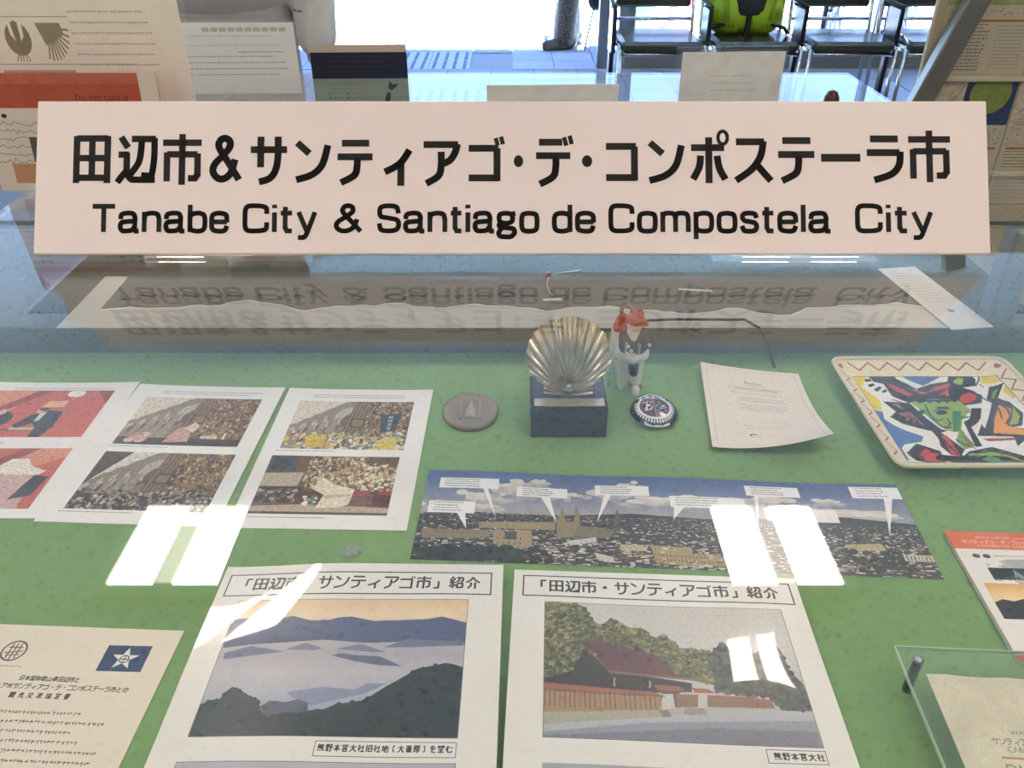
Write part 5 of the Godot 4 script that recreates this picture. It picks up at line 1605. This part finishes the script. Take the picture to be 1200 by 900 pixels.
	var rust := mat("b0523a", 0.22)
	var fig := thing("figurine", "small porcelain pilgrim figurine with red cap and navy vest", "figurine", Vector3(0.1235, G, -0.737), -0.2)
	obj("body", flesh([[Vector3(-0.004, 0.036, 0), Vector3(-0.002, 0.062, -0.001), 0.0125, 0.0115], [Vector3(-0.007, 0.035, 0.002), Vector3(-0.007, 0.012, 0.003), 0.0085, 0.006], [Vector3(0.006, 0.035, 0.004), Vector3(0.007, 0.012, 0.008), 0.0085, 0.0055],
		[Vector3(-0.007, 0.012, 0.003), Vector3(-0.0075, 0.004, 0.007), 0.0055, 0.004], [Vector3(-0.012, 0.060, 0.0), Vector3(-0.012, 0.044, 0.008), 0.0062, 0.0052], [Vector3(0.011, 0.060, 0.0), Vector3(0.012, 0.046, 0.008), 0.0062, 0.0052], [Vector3(-0.012, 0.044, 0.008), Vector3(0.002, 0.043, 0.014), 0.0052, 0.004], [Vector3(0.012, 0.046, 0.008), Vector3(0.002, 0.042, 0.014), 0.0052, 0.004],
		[Vector3(-0.016, 0.064, -0.004), Vector3(-0.018, 0.02, -0.006), 0.007, 0.008], [Vector3(0.001, 0.072, 0.0), Vector3(0.001, 0.078, 0.001), 0.0075, 0.009], [Vector3(0.001, 0.068, 0.006), Vector3(0.002, 0.062, 0.009), 0.0065, 0.004]], 0.004, 0.0011), porcelain, fig)
	obj("vest", flesh([[Vector3(0.008, 0.064, 0.003), Vector3(0.007, 0.052, 0.006), 0.0092, 0.008], [Vector3(-0.006, 0.062, 0.004), Vector3(-0.006, 0.051, 0.006), 0.0086, 0.0078], [Vector3(0.013, 0.061, 0.001), Vector3(0.014, 0.054, 0.003), 0.0062, 0.005], [Vector3(-0.004, 0.056, 0.0075), Vector3(0.006, 0.056, 0.0075), 0.0085, 0.0085]], 0.003, 0.001), navy, fig)
	obj("cap", flesh([[Vector3(0.002, 0.083, 0.001), Vector3(0.003, 0.087, 0.0), 0.0098, 0.006], [Vector3(0.002, 0.0805, 0.006), Vector3(0.012, 0.0795, 0.004), 0.004, 0.0028], [Vector3(-0.005, 0.0815, 0.005), Vector3(0.002, 0.0805, 0.006), 0.003, 0.004]], 0.003, 0.001), rust, fig)
	obj("bundle", flesh([[Vector3(-0.013, 0.074, -0.002), Vector3(-0.012, 0.08, -0.002), 0.0072, 0.0055], [Vector3(-0.016, 0.071, 0.002), Vector3(-0.01, 0.071, 0.003), 0.005, 0.005]], 0.003, 0.001), mat("bb4a34", 0.22), fig)
	var hoop := []
	for i in 16:
		hoop.append(Vector3(-0.0085 + cos(TAU * i / 16) * 0.0056, 0.0885 + sin(TAU * i / 16) * 0.0065, -0.002))
	obj("face", flesh([[Vector3(0.001, 0.0765, 0.0055), Vector3(0.003, 0.0765, 0.0055), 0.0058, 0.0058], [Vector3(0.002, 0.0755, 0.0105), Vector3(0.002, 0.0745, 0.0115), 0.0016, 0.0018]], 0.002, 0.0008), mat("d8b49c", 0.25), fig)
	obj("hoop", tubed(hoop, 0.0022, 8, true), mat("8f6a58", 0.25), fig)
	obj("shoe", flesh([[Vector3(0.0075, 0.008, 0.008), Vector3(0.0085, 0.004, 0.016), 0.0056, 0.004]], 0.002, 0.001), porcelain, fig)
	obj("sandal_band", flesh([[Vector3(0.004, 0.0088, 0.0095), Vector3(0.011, 0.0088, 0.0095), 0.0038, 0.0038]], 0.002, 0.0009), rust, fig)
	obj("satchel", flesh([[Vector3(0.0035, 0.034, 0.012), Vector3(0.004, 0.026, 0.013), 0.0055, 0.0045]], 0.002, 0.0009), mat("23262c", 0.2), fig)
	for d in [[-0.0035, 0.058], [0.0, 0.0535], [-0.004, 0.05], [0.003, 0.049], [0.017, 0.0575]]:
		var dt := Build.new(true)
		dt.xf.origin = Vector3(d[0], d[1], 0.0162 if d[0] < 0.01 else 0.0075)
		dt.lathe([Vector2(0, -0.0022), Vector2(0.0016, -0.0016), Vector2(0.0022, 0), Vector2(0.0016, 0.0016), Vector2(0, 0.0022)], 10)
		obj("white_spot", dt.done(), porcelain, fig)
	for s in [-1.0, 1.0]:
		obj("lapel", boxed(Vector3(0.001 + s * 0.0065 - 0.0015, 0.0495, 0.0125), Vector3(0.001 + s * 0.0065 + 0.0015, 0.062, 0.0165), 0.001), mat("b98678", 0.25), fig)
	obj("staff", tubed([Vector3(-0.022, 0.0, 0.002), Vector3(-0.02, 0.064, 0.0)], 0.0013, 6), mat("c9c4b8", 0.3), fig)

	# painted ceramic pebble
	var peb := thing("ceramic_pendant", "round navy and white patterned ceramic pendant beside the shell trophy", "pendant", Vector3(0.1420, G, -0.684))
	var pc := Canvas.new(100, 100, 5.0, "1e2636")
	for i in 40:
		var a := TAU * i / 40
		if a > PI * 1.15 and a < PI * 1.85:
			continue
		c_wedge(pc, 50, 52, 33.5, 39, a, "e6e6e2")
	pc.oval("e6e6e2", 50, 52, 34, 33)
	pc.oval("5b3a3c", 50, 53, 30, 27)
	pc.poly("e6e6e2", [20, 22, 50, 8, 80, 22, 74, 30, 26, 30])
	pc.spots(["1e2636", "1e2636", "8a8f98"], 24, 12, 52, 18, 40, 1.2, 2.6, 0.9, 66)
	pc.oval("1e2636", 37, 52, 10, 13)
	pc.oval("1e2636", 63, 52, 10, 13)
	pc.spots(["e6e6e2", "e6e6e2", "1e2636"], 28, 40, 18, 24, 36, 1.0, 2.0, 1.0, 67)
	pc.spots(["e6e6e2", "9aa4ac", "1e2636"], 54, 40, 18, 24, 36, 1.0, 2.0, 1.0, 68)
	pc.line("c9a0a0", [50, 30, 50, 80], 1.4)
	pc.line("c98a8a", [24, 46, 30, 40, 40, 36], 1.0)
	pc.line("c98a8a", [76, 46, 70, 40, 60, 36], 1.0)
	pc.poly("e6e6e2", [24, 86, 40, 93, 60, 93, 76, 86, 70, 95, 50, 99, 30, 95])
	var pm := printed(pc, 0.12)
	var pb := Build.new(true)
	var dome := func(r: float, a: float) -> Vector3:
		var tip := 1.0 + 0.13 * pow(maxf(0.0, -sin(a)), 6.0)
		return Vector3(cos(a) * 0.0238 * r, 0.005 + 0.0075 * sqrt(maxf(0.0, 1.0 - r * r)), sin(a) * 0.0275 * r * tip)
	for i in 12:
		for j in 40:
			var q := []
			var u := []
			for d in [[0, 0], [1, 0], [1, 1], [0, 1]]:
				var p: Vector3 = dome.call(float(i + d[0]) / 12, TAU * (j + d[1]) / 40)
				q.append(p)
				u.append(Vector2(0.5 + p.x / 0.05, 0.51 + p.z / 0.062))
			if i > 0:
				pb.tri(q[0], q[1], q[2], Vector3.UP, u[0], u[1], u[2])
				pb.tri(q[0], q[2], q[3], Vector3.UP, u[0], u[2], u[3])
			else:
				pb.tri(q[0], q[1], q[2], Vector3.UP, u[0], u[1], u[2])
	obj("face", pb.done(), pm, peb)
	var und := Build.new(true)
	for j in 40:
		var p0: Vector3 = dome.call(1.0, TAU * j / 40)
		var p1: Vector3 = dome.call(1.0, TAU * (j + 1) / 40)
		var q0 := Vector3(p0.x * 0.8, 0.0, p0.z * 0.8)
		var q1 := Vector3(p1.x * 0.8, 0.0, p1.z * 0.8)
		und.quad(p0, p1, q1, q0, p0 + p1 - Vector3.UP * 0.01)
		und.tri(Vector3.ZERO, q0, q1, Vector3.DOWN)
	obj("underside", und.done(), mat("3d4a58", 0.15), peb)

	# square painted plate: turned-up rim, sunken painted middle
	var plate := thing("painted_plate", "square cream plate painted with an abstract green face and zigzag rim", "plate", Vector3(0.344, G, -0.769))
	var pt := Build.new(true)
	var pw := 0.186
	var plen := 0.187
	var rise := func(u: float, v: float) -> float:
		var e := minf(minf(u, 1.0 - u) * pw, minf(v, 1.0 - v) * plen)
		return 0.0045 + 0.012 * pow(clampf(1.0 - e / 0.026, 0.0, 1.0), 1.4)
	var corner := func(i: int, j: int) -> Vector3:
		var u := i / 40.0
		var v := j / 40.0
		var p := Vector3(u * pw, rise.call(u, v), v * plen)
		# round the four corners in plan
		var r := 0.012
		var cx := clampf(p.x, r, pw - r)
		var cz := clampf(p.z, r, plen - r)
		var d := Vector2(p.x - cx, p.z - cz)
		if d.x != 0.0 and d.y != 0.0:
			var m := maxf(absf(d.x), absf(d.y))
			d = d.normalized() * m
			p.x = cx + d.x
			p.z = cz + d.y
		return p
	for i in 40:
		for j in 40:
			var q := []
			var u := []
			for d in [[0, 0], [1, 0], [1, 1], [0, 1]]:
				q.append(corner.call(i + d[0], j + d[1]))
				u.append(Vector2((i + d[0]) / 40.0, (j + d[1]) / 40.0))
			pt.tri(q[0], q[1], q[2], Vector3.UP, u[0], u[1], u[2])
			pt.tri(q[0], q[2], q[3], Vector3.UP, u[0], u[2], u[3])
	obj("painted_face", pt.done(), printed(plate_page(), 0.14), plate)
	var pu := Build.new(true)
	for i in 40:
		for j in 40:
			var q := []
			for d in [[0, 0], [1, 0], [1, 1], [0, 1]]:
				var p: Vector3 = corner.call(i + d[0], j + d[1])
				var edge_here: bool = i + d[0] == 0 or i + d[0] == 40 or j + d[1] == 0 or j + d[1] == 40
				q.append(p if edge_here else Vector3(p.x, maxf(0.0, p.y - 0.0045), p.z))
			pu.quad(q[0], q[1], q[2], q[3], Vector3.DOWN)
	obj("underside", pu.done(), mat("e3d9b6", 0.2), plate)

	obj("rim_edge", rim_tube(corner), mat("e9dfbe", 0.15), plate)

	var stud := Build.new(true)
	stud.lathe([Vector2(0, 0), Vector2(0.009, 0), Vector2(0.0085, 0.0015), Vector2(0.005, 0.0035), Vector2(0, 0.004)], 20)
	lay("clear_stud", stud.done(), glass("e8f4e8", 0.12, 0.05), -0.13, G, -0.4924, 0, "small clear plastic stud on green cloth between the photo pages and laminated page", "stud")
	lay("black_cable", tubed([Vector3(0.13, 0.8376, -0.818), Vector3(0.18, 0.8376, -0.824), Vector3(0.24, 0.8376, -0.823), Vector3(0.26, 0.8404, -0.818), Vector3(0.274, 0.836, -0.806), Vector3(0.284, 0.822, -0.8), Vector3(0.289, 0.8052, -0.792), Vector3(0.288, 0.8046, -0.775)], 0.0015, 8), mat("2c3236", 0.4), 0, 0, 0, 0, "thin dark cable running along the ledge behind the figurine", "cable")

	# ---------------------------------------------------------------- stands on the rear glass
	leaflet_stand(-0.475, -0.975, 0.235, 0.2, thin_page(band_page(0), 0.7), 0.225, 0.192, 0.004, 0.0, "clear stand holding a beige sheet at the far left", "beige sheet with faint bird and scallop emblems", clear)
	leaflet_stand(-0.362, -1.10, 0.19, 0.155, thin_page(band_page(1), 0.6), 0.182, 0.085, 0.068, 0.03, "clear stand with a round suction cup holding a white card", "white card with faint reversed printing", clear, true)
	leaflet_stand(-0.195, -1.11, 0.13, 0.13, thin_page(band_page(2), 0.4), 0.122, 0.122, 0.004, 0.03, "clear stand holding the navy leaflet", "navy and grey leaflet with a small dark island map", clear, true)
	leaflet_stand(0.055, -1.15, 0.19, 0.075, thin_page(band_page(3), 0.6), 0.178, 0.064, 0.004, 0.04, "low clear stand behind the middle of the sign", "low blank cream sheet peeping over the sign", clear)
	leaflet_stand(0.305, -1.2, 0.155, 0.105, thin_page(band_page(3), 0.6), 0.143, 0.096, 0.004, 0.05, "clear stand right of the middle with a plain sheet", "plain beige sheet in a stand below the green backpack", clear)
	var card := obj("leaflet", standing_sheet(0.2, 0.128), thin_page(band_page(4), 0.55))
	tag(card, "red banded handwritten sample card in front of the beige sheet", "leaflet", "sheets in clear stands")
	card.position = Vector3(-0.488, TOP + 0.001, -0.925)
	card.rotation.x = -0.12
	var hold := thing("card_holder", "tilted clear acrylic holder in front of the handwritten card", "card holder", Vector3(-0.465, TOP + 0.0005, -0.9))
	var hb := Build.new()
	hb.xf = Transform3D(Basis(Vector3.RIGHT, -0.14), Vector3.ZERO)
	hb.box(Vector3(-0.09, 0.006, -0.003), Vector3(0.09, 0.085, 0.0), 0.0008)
	obj("front_panel", hb.done(), clear, hold)
	obj("base_plate", boxed(Vector3(-0.09, 0, -0.012), Vector3(0.09, 0.003, 0.04), 0.0008), clear, hold)
	var bell := Build.new(true)
	bell.lathe([Vector2(0, 0), Vector2(0.011, 0), Vector2(0.0112, 0.05), Vector2(0.0095, 0.064), Vector2(0.006, 0.071), Vector2(0, 0.0735)], 20)
	lay("wooden_peg", bell.done(), mat("3a1d18", 0.25), 0.413, TOP + 0.0003, -1.1, 0, "dark brown round-topped peg standing behind the sign", "peg")
	lay("wooden_tray", boxed(Vector3(-0.032, 0, -0.02), Vector3(0.032, 0.052, 0.02), 0.003), mat("b98f5c", 0.5), -0.352, TOP + 0.0003, -1.045, 0, "small tan wooden block under the white card", "wooden block")

	# ---------------------------------------------------------------- right: map stand on splayed legs
	var easel := thing("map_stand", "grey metal display stand with slanting legs at the right", "display stand", Vector3(1.2, 0, -1.78))
	obj("board", boxed(Vector3(-0.36, 0.3, -0.012), Vector3(0.5, 1.4, 0.0), 0.003), mat("b7a98e", 0.7), easel)
	var lg := Build.new()
	lg.xf = Transform3D(Basis(Vector3.BACK, -0.30), Vector3(-0.36, 0.85, 0.03))
	lg.box(Vector3(-0.022, -0.92, -0.015), Vector3(0.022, 0.6, 0.015), 0.003)
	obj("leg", lg.done(), mat("7b7a74", 0.4, 0.5), easel)
	var lg2 := Build.new()
	lg2.xf = Transform3D(Basis(Vector3.BACK, 0.30), Vector3(0.5, 0.85, 0.03))
	lg2.box(Vector3(-0.022, -0.92, -0.015), Vector3(0.022, 0.6, 0.015), 0.003)
	obj("leg", lg2.done(), mat("7b7a74", 0.4, 0.5), easel)
	for y in [0.89, 0.69]:
		obj("pocket_rail", boxed(Vector3(-0.36, y - 0.006, 0.0), Vector3(0.5, y + 0.006, 0.012), 0.002), mat("c9bda2", 0.5), easel)
	obj("hook", tubed([Vector3(-0.42, 0.965, 0.04), Vector3(-0.44, 0.98, 0.06), Vector3(-0.45, 0.985, 0.075)], 0.003, 6), chrome, easel)
	var map_names := ["green-headed walking map, left on the stand's upper row", "green-headed walking map, right on the stand's upper row", "blue sea map sheet, left on the stand's middle row", "blue sea map sheet, right on the stand's middle row", "plain list sheet, left on the stand's top row", "plain list sheet, right on the stand's top row", "plain list sheet, left on the stand's low row", "plain list sheet, right on the stand's low row"]
	var map_m := [thin_page(map_page(0), 0.6), thin_page(map_page(1), 0.6), thin_page(map_page(2), 0.6)]
	for i in 8:
		var o := obj("map_sheet", standing_sheet(0.19, 0.19), map_m[[0, 0, 1, 1, 2, 2, 2, 2][i]])
		tag(o, map_names[i], "map sheet", "map sheets on the stand")
		o.position = Vector3(0.955 + (i % 2) * 0.195, [0.897, 0.697, 1.093, 0.497][i / 2], -1.7785)

	# ---------------------------------------------------------------- waiting chairs, bag and bicycles
	var pad := mat("33352f", 0.16)
	var chair_names := ["dark padded chair nearest the doorway", "dark padded chair carrying the green backpack", "dark padded chair right of the backpack", "dark padded chair farthest right"]
	var first: Node3D = null
	for i in 4:
		var at := Vector3([0.79, 1.29, 1.79, 2.29][i], 0, -4.8)
		if first == null:
			first = thing("waiting_chair", chair_names[0], "chair", at, 0.0, "row of waiting chairs")
			chair_parts(first, pad, chrome)
		else:
			var c: Node3D = first.duplicate()
			c.name = numbered("waiting_chair")
			add_child(c)
			c.position = at
			c.set_meta("label", chair_names[i])
	var black := mat("15161a", 0.4)
	var arm_names := ["black armrest panel at the doorway end", "black armrest panel left of the backpack", "black armrest panel right of the backpack", "black armrest panel between the two right chairs"]
	for i in 4:
		var t := thing("armrest", arm_names[i], "armrest", Vector3(0.54 + i * 0.5, 0, -4.8), 0.0, "armrests between the chairs")
		obj("panel", boxed(Vector3(-0.012, 0.38, -0.04), Vector3(0.012, 0.60, 0.12), 0.004), black, t)
		obj("rest", tubed([Vector3(0, 0.61, 0.12), Vector3(0, 0.615, -0.1), Vector3(0, 0.66, -0.24)], 0.012), black, t)
		obj("foot", boxed(Vector3(-0.012, 0.0, 0.0), Vector3(0.012, 0.38, 0.05), 0.003), black, t)
	var bag := thing("backpack", "bright green and black backpack resting on a chair", "backpack", Vector3(1.26, 0.456, -4.86))
	var lime := mat("8fae1c", 0.7)
	obj("body", flesh([[Vector3(-0.1, 0.1, 0), Vector3(0.1, 0.1, 0), 0.1, 0.1], [Vector3(-0.09, 0.1, 0), Vector3(-0.09, 0.36, -0.03), 0.1, 0.085], [Vector3(0.09, 0.1, 0), Vector3(0.09, 0.36, -0.03), 0.1, 0.085]], 0.05, 0.02), lime, bag)
	obj("back_pad", boxed(Vector3(-0.075, 0.09, 0.075), Vector3(0.085, 0.38, 0.108), 0.02), black, bag)
	for s in [-1.0, 1.0]:
		obj("shoulder_strap", tubed([Vector3(s * 0.08, 0.4, 0.07), Vector3(s * 0.12, 0.3, 0.12), Vector3(s * 0.14, 0.2, 0.13), Vector3(s * 0.12, 0.08, 0.11)], 0.019, 8), mat("9fbb2c", 0.7), bag)
		obj("hip_strap", tubed([Vector3(s * 0.12, 0.06, 0.09), Vector3(s * 0.2, 0.04, 0.09), Vector3(s * 0.22, 0.01, 0.1)], 0.012, 6), black, bag)
		obj("side_pocket", flesh([[Vector3(s * 0.15, 0.1, 0.0), Vector3(s * 0.16, 0.24, 0.0), 0.06, 0.055]], 0.02, 0.02), mat("7a9a18", 0.7), bag)
	obj("buckle_strap", boxed(Vector3(-0.015, -0.0, 0.095), Vector3(0.015, 0.1, 0.11), 0.003), black, bag)
	var rubber := mat("1a1b1d", 0.6)
	bicycle(Vector3(2.5, 0, -6.95), 1.15, "silver bicycle parked behind the right-hand chair gap", "4a5a66", rubber, chrome)
	bicycle(Vector3(3.05, 0, -7.0), 1.05, "second bicycle, farther right outside the window", "2c3a48", rubber, chrome)
	var bin := Build.new(true)
	bin.lathe([Vector2(0, 0), Vector2(0.13, 0), Vector2(0.16, 0.32), Vector2(0.165, 0.34), Vector2(0.14, 0.34), Vector2(0.12, 0.3), Vector2(0, 0.3)], 20)
	lay("green_bin", bin.done(), mat("2f6a3c", 0.5), 1.05, 0.0005, -7.5, 0, "green round bin outside beyond the first chair", "bin")
	var cone := Build.new(true)
	cone.lathe([Vector2(0, 0), Vector2(0.17, 0), Vector2(0.17, 0.03), Vector2(0.12, 0.03), Vector2(0.04, 0.6), Vector2(0, 0.6)], 20)
	lay("traffic_cone", cone.done(), mat("c8142c", 0.5), 1.45, 0.0005, -7.7, 0, "red traffic cone outside beyond the first chair", "cone")

	# ---------------------------------------------------------------- people
	var skin := mat("b98f76", 0.6)
	var staff := thing("person", "person in a pale grey jacket and grey trousers standing behind the rear showcase", "person", Vector3(-0.625, 0, -1.95), 0.12)
	var sb := Build.new(true)
	flesh([[Vector3(-0.07, 0.9, 0), Vector3(-0.08, 0.08, 0), 0.055, 0.04], [Vector3(0.07, 0.9, 0), Vector3(0.08, 0.08, 0), 0.055, 0.04], [Vector3(0, 1.06, -0.01), Vector3(0, 1.35, 0), 0.07, 0.1], [Vector3(0, 1.35, 0), Vector3(0, 1.5, 0), 0.1, 0.05]], 0.05, 0.03, sb)
	head_and_hands(1.66, [[Vector3(0.195, 0.905, 0.05), Vector3(0.02, -1, 0.08).normalized(), Vector3(0, 0.08, 1).normalized()], [Vector3(-0.195, 0.905, 0.05), Vector3(-0.02, -1, 0.08).normalized(), Vector3(0, 0.08, 1).normalized()]], sb)
	obj("body", sb.done(), skin, staff)
	obj("trousers", flesh([[Vector3(-0.06, 0.98, 0), Vector3(-0.075, 0.5, 0.01), 0.09, 0.078], [Vector3(-0.075, 0.5, 0.01), Vector3(-0.08, 0.07, -0.01), 0.078, 0.066], [Vector3(0.06, 0.98, 0), Vector3(0.075, 0.5, 0.01), 0.09, 0.078], [Vector3(0.075, 0.5, 0.01), Vector3(0.08, 0.07, -0.01), 0.078, 0.066]], 0.03, 0.016), mottled(0.04, 71, "9c9894", "adaaa6", 0.3, 0.85), staff)
	var jacket := mottled(0.05, 72, "c2bdb6", "d2cdc6", 0.3, 0.85)
	obj("jacket", flesh([[Vector3(-0.05, 1.09, 0.01), Vector3(0.05, 1.09, 0.01), 0.115, 0.115], [Vector3(-0.06, 1.09, 0), Vector3(-0.09, 1.38, 0), 0.115, 0.09], [Vector3(0.06, 1.09, 0), Vector3(0.09, 1.38, 0), 0.115, 0.09], [Vector3(-0.12, 1.42, 0), Vector3(0.12, 1.42, 0), 0.07, 0.07],
		[Vector3(-0.15, 1.4, 0), Vector3(-0.19, 1.15, -0.02), 0.065, 0.055], [Vector3(-0.19, 1.15, -0.02), Vector3(-0.195, 0.945, 0.045), 0.055, 0.044], [Vector3(0.15, 1.4, 0), Vector3(0.19, 1.15, -0.02), 0.065, 0.055], [Vector3(0.19, 1.15, -0.02), Vector3(0.195, 0.945, 0.045), 0.055, 0.044]], 0.02, 0.012), jacket, staff)
	obj("pocket_flap", boxed(Vector3(0.03, 1.05, 0.105), Vector3(0.12, 1.075, 0.125), 0.006), jacket, staff)
	obj("hair", flesh([[Vector3(0, 1.58, -0.03), Vector3(0, 1.56, -0.05), 0.098, 0.09], [Vector3(0, 1.625, 0.02), Vector3(0, 1.6, -0.02), 0.075, 0.09]], 0.02, 0.012), mat("1c1714", 0.5), staff)
	for s in [-1.0, 1.0]:
		obj("shoe", flesh([[Vector3(s * 0.08, 0.045, -0.05), Vector3(s * 0.085, 0.035, 0.15), 0.045, 0.035]], 0.02, 0.014), black, staff)
		var ey := Build.new(true)
		ey.xf.origin = Vector3(s * 0.033, 1.543, 0.078)
		ey.lathe([Vector2(0, -0.008), Vector2(0.008, -0.003), Vector2(0.008, 0.003), Vector2(0, 0.008)], 10)
		obj("eye", ey.done(), mat("2a2220", 0.2), staff)
	obj("mouth", boxed(Vector3(-0.022, 1.467, 0.083), Vector3(0.022, 1.474, 0.094), 0.003), mat("8c5a50", 0.5), staff)

	var walker := thing("person", "person in loose patterned grey trousers walking past outside the doorway", "person", Vector3(0.44, 0, -6.95), -1.2)
	var wb := Build.new(true)
	flesh([[Vector3(-0.09, 0.88, 0), Vector3(-0.09, 0.08, -0.06), 0.06, 0.04], [Vector3(0.09, 0.88, 0), Vector3(0.09, 0.08, 0.08), 0.06, 0.04], [Vector3(0, 1.0, 0), Vector3(0, 1.35, 0), 0.11, 0.12], [Vector3(0, 1.35, 0), Vector3(0, 1.5, 0), 0.1, 0.05]], 0.05, 0.03, wb)
	head_and_hands(1.64, [[Vector3(0.28, 0.84, 0.06), Vector3(0.02, -1, 0.12).normalized(), Vector3(0, 0.1, 1).normalized()], [Vector3(-0.28, 0.84, 0.02), Vector3(-0.02, -1, 0.1).normalized(), Vector3(0, 0.1, 1).normalized()]], wb)
	obj("body", wb.done(), skin, walker)
	obj("trousers", flesh([[Vector3(-0.08, 0.93, 0), Vector3(-0.1, 0.5, -0.01), 0.11, 0.1], [Vector3(-0.1, 0.5, -0.01), Vector3(-0.095, 0.1, -0.06), 0.1, 0.085], [Vector3(0.08, 0.93, 0), Vector3(0.1, 0.5, 0.05), 0.11, 0.1], [Vector3(0.1, 0.5, 0.05), Vector3(0.095, 0.1, 0.08), 0.1, 0.085]], 0.03, 0.02), mottled(0.05, 73, "14110f", "857b70", 0.5, 0.85), walker)
	obj("shirt", flesh([[Vector3(-0.08, 1.0, 0), Vector3(0.08, 1.0, 0), 0.12, 0.12], [Vector3(-0.1, 1.0, 0), Vector3(-0.1, 1.4, 0), 0.12, 0.09], [Vector3(0.1, 1.0, 0), Vector3(0.1, 1.4, 0), 0.12, 0.09], [Vector3(-0.18, 1.4, 0), Vector3(-0.28, 0.86, 0.02), 0.07, 0.045], [Vector3(0.18, 1.4, 0), Vector3(0.28, 0.86, 0.05), 0.07, 0.045]], 0.03, 0.02), mat("5a5f66", 0.8), walker)
	obj("hair", flesh([[Vector3(0, 1.56, -0.03), Vector3(0, 1.54, -0.05), 0.098, 0.09], [Vector3(0, 1.605, 0.02), Vector3(0, 1.58, -0.02), 0.075, 0.09]], 0.02, 0.016), mat("3a3430", 0.5), walker)
	for s in [-1.0, 1.0]:
		obj("shoe", flesh([[Vector3(s * 0.095, 0.05, 0.0 + s * 0.07 - 0.05), Vector3(s * 0.1, 0.038, s * 0.07 + 0.16), 0.05, 0.038]], 0.02, 0.014), mat("4a3d34", 0.6), walker)
		var ey := Build.new(true)
		ey.xf.origin = Vector3(s * 0.033, 1.523, 0.078)
		ey.lathe([Vector2(0, -0.008), Vector2(0.008, -0.003), Vector2(0.008, 0.003), Vector2(0, 0.008)], 10)
		obj("eye", ey.done(), mat("2a2220", 0.2), walker)
	var sack := thing("shoulder_bag", "black bag with a hanging cord carried by the person outside", "bag", Vector3(0.66, 0, -6.82))
	obj("body", flesh([[Vector3(0, 0.36, 0), Vector3(0.02, 0.5, 0), 0.09, 0.08]], 0.02, 0.02), black, sack)
	obj("cord", tubed([Vector3(-0.04, 0.3, 0), Vector3(-0.07, 0.15, 0.02), Vector3(-0.1, 0.004, 0.04)], 0.008, 6), black, sack)
	obj("strap", tubed([Vector3(0.02, 0.5, 0), Vector3(0.0, 0.8, -0.02), Vector3(-0.1, 1.35, -0.1)], 0.012, 6), black, sack)


func c_wedge(c: Canvas, x: float, y: float, r0: float, r1: float, a: float, col: String) -> void:
	var d := 0.045
	c.poly(col, [x + cos(a - d) * r0, y + sin(a - d) * r0, x + cos(a + d) * r0, y + sin(a + d) * r0, x + cos(a + d) * r1, y + sin(a + d) * r1, x + cos(a - d) * r1, y + sin(a - d) * r1])


func rim_tube(corner: Callable) -> ArrayMesh:
	var path := []
	for i in 40:
		path.append(corner.call(i, 0))
	for i in 40:
		path.append(corner.call(40, i))
	for i in 40:
		path.append(corner.call(40 - i, 40))
	for i in 40:
		path.append(corner.call(0, 40 - i))
	return tubed(path, 0.0024, 6, true)
